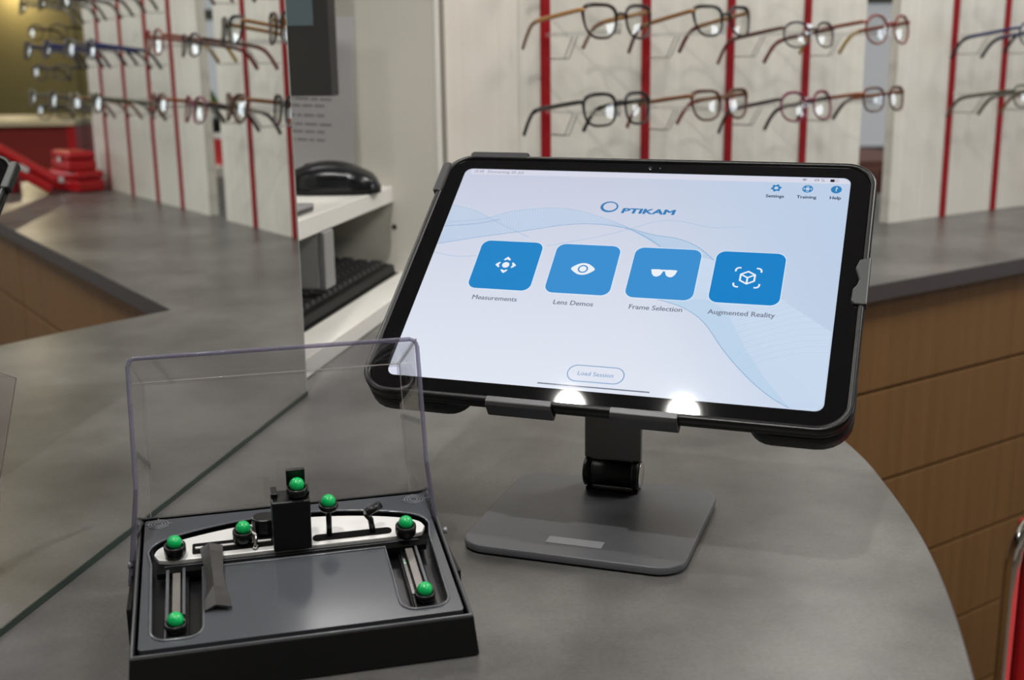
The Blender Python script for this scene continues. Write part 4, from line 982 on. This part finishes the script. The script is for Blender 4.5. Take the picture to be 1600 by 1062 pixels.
def measuring_clip():
    M0 = BOXM @ TRAY
    t = thing('measuring_clip', 'black and silver lens-measuring clip with green balls lying in the case', 'measuring clip', M0)
    bl = M['black']
    # arched silver bar
    arch = [(-75.5, 88, 0), (-73, 94, 0), (-64, 99.5, 0), (-46, 105, 0), (-22, 109.5, 0), (0, 111, 0), (22, 109.5, 0), (46, 105, 0), (64, 99.5, 0), (73, 94, 0), (75.5, 88, 0)]
    ap = [(p.x, p.y) for p in catmull(arch, 4)] + [(73, 82.5), (66, 80.5), (-66, 80.5), (-73, 82.5)]
    MB().prism(mk(ap), -0.0022, 0.0006).build('arched_bar', M['silver'], t, bevel=0.0004)
    MB().prism(mk(rrect(-74, 74, 73.5, 80.2, 1.0, 3)), -0.006, -0.0024).build('bar_base', M['slot'], t)
    # slots with runners
    MB().prism(mk(rrect(-55, -10, 84.5, 94.5, 1.0, 3)), 0.00065, 0.0011).build('slot', M['slot'], t)
    MB().prism(mk(rrect(-53.5, -12, 88.6, 90.2, 0.5, 3)), 0.00115, 0.0017).build('runner', M['silver'], t)
    MB().prism(mk(rrect(11, 56, 84.0, 90.0, 2.8, 4)), 0.00065, 0.0012).build('slot', M['slot'], t)
    MB().prism(mk(rrect(-70, 70, 78.2, 79.0, 0.3, 3)), -0.0023, -0.0016).build('front_runner', M['grey_alu'], t)
    # the tower in the middle
    MB().box(-0.0112, 0.0098, 0.0765, 0.0905, 0.0013, 0.0325).build('tower', bl, t, bevel=0.0008)
    MB().box(-0.0112, -0.0075, 0.082, 0.0905, 0.0327, 0.0352).build('tower_lug', bl, t, bevel=0.0004)
    MB().box(0.0062, 0.0098, 0.082, 0.0905, 0.0327, 0.0352).build('tower_lug', bl, t, bevel=0.0004)
    MB().prism(mk(rrect(-2.2, 8.2, 87.4, 90.0, 1.0, 3)), 0.0354, 0.0462).build('tower_head', bl, t, bevel=0.0006)
    MB().prism(ellipse(0, 0, 0.0075, 0.0055, 18), 0.0, 0.011, M=Tr(-0.0145, 0.0985, 0.0008)).build('tower_knob', bl, t, bevel=0.001)
    def cup_ball(x, y, z0, zb, r=6.0, stem=None):
        """cup from z0 up to just under the ball at height zb (mm)"""
        h = zb - z0
        MB().lathe([(0.0, z0 * mm), (r * 0.82 * mm, z0 * mm), (r * 0.98 * mm, (z0 + h * 0.25) * mm), (r * mm, (zb - 3.0) * mm), (r * 0.98 * mm, (zb - 1.6) * mm), (r * 0.84 * mm, (zb - 1.0) * mm), (r * 0.72 * mm, (zb - 2.2) * mm), (0.0, (zb - 4.4) * mm)], 24,
                   M=Tr(x * mm, y * mm, 0)).build('ball_cup', bl, t)
        MB().ball((x * mm, y * mm, zb * mm), 0.0041, 22, 14).build('green_ball', M['green'], t)
    cup_ball(-64, 84.5, 1.2, 9.6); cup_ball(63, 79.5, 1.2, 9.6)
    cup_ball(-27, 90.5, 2.0, 10.5)
    cup_ball(3.2, 82.8, 33.0, 39.4, 5.8)
    cup_ball(20.5, 88.0, 18.6, 23.6, 5.6)
    MB().tube([(0.0205, 0.088, 0.0015), (0.0205, 0.088, 0.0185)], 0.0016, 10).build('ball_stem', bl, t)
    MB().tube([(-0.0235, 0.0895, 0.0088), (-0.0205, 0.0865, 0.0075), (-0.0208, 0.0835, 0.003), (-0.0215, 0.083, 0.0015)], 0.0013, 8).build('cup_bracket', M['chrome'], t)
    # side arms lying in the trench
    for sx, yt in ((-1, 78), (1, 74)):
        MB().box((sx * 63.5 - 6.2) * mm, (sx * 63.5 + 6.2) * mm, 0.0150, (yt - 1) * mm, -0.0100, -0.0062).build('side_arm', bl, t, bevel=0.0006)
        MB().box((sx * 63.5 - 5.6) * mm, (sx * 63.5 - 4.0) * mm, 0.028, (yt - 2) * mm, -0.0060, -0.0020).build('arm_rail', M['chrome'] if sx > 0 else M['grey_alu'], t)
        MB().box((sx * 63.5 - 2.2) * mm, (sx * 63.5 + 1.8) * mm, 0.028, (yt - 2) * mm, -0.0060, -0.0028).build('arm_rule', mat('clear_rule', srgb(150, 146, 142), 0.18, 0.5), t)
        MB().box((sx * 63.5 + 3.0) * mm, (sx * 63.5 + 4.4) * mm, 0.034, (yt - 2) * mm, -0.0060, -0.0016).build('arm_rail', M['grey_alu'], t)
        MB().box((sx * 63.5 - 6.0) * mm, (sx * 63.5 + 6.0) * mm, 0.0140, 0.0275, -0.0060, -0.0022).build('arm_end', bl, t, bevel=0.0008)
        cup_ball(sx * 63.5, 22.2, -2.0, 4.0, 5.6)
    # grey grip flap
    fl = MB(); N = 8; vs = []
    for k in range(N + 1):
        f = k / N; y = 32 + 53 * f
        wl = 4.5 + 3.0 * abs(f - 0.45) + (1.0 if f < 0.15 else 0); hgt = 3.4 + 4.0 * sin(pi * min(1, f * 1.1)) * 0.7 + f * 3.5
        xm = -42.5 - 2.2 * f
        vs += [((xm - wl) * mm, y * mm, (hgt - 3.0) * mm), ((xm - 1) * mm, y * mm, hgt * mm), ((xm + wl) * mm, (y - 1.2) * mm, (hgt - 1.6) * mm)]
    vs2 = [(x, y, z_ - 0.0011) for x, y, z_ in vs]; n = len(vs)
    fs = []
    for k in range(N):
        for j in range(2):
            a = k * 3 + j; fs += [(a, a + 1, a + 4, a + 3), (n + a + 3, n + a + 4, n + a + 1, n + a)]
        fs += [(k * 3, k * 3 + 3, n + k * 3 + 3, n + k * 3), (k * 3 + 2, n + k * 3 + 2, n + k * 3 + 5, k * 3 + 5)]
    fs += [(0, n, n + 1, 1), (1, n + 1, n + 2, 2), (3 * N, 3 * N + 1, n + 3 * N + 1, n + 3 * N), (3 * N + 1, 3 * N + 2, n + 3 * N + 2, n + 3 * N + 1)]
    fl.add(vs + vs2, fs); fl.build('grip_flap', mat('smoke_grey_plastic', srgb(46, 43, 42), 0.35), t, label='smoke-grey grip flap')
    # lever
    MB().tube([(0.0452, 0.0868, 0.0014), (0.0440, 0.0872, 0.0095), (0.0415, 0.0885, 0.0125)], 0.0017, 8).build('lever_post', bl, t)
    MB().tube([(0.0412, 0.0884, 0.0128), (0.0505, 0.0925, 0.0150)], 0.0024, 10).build('lever_arm', bl, t)
measuring_clip()
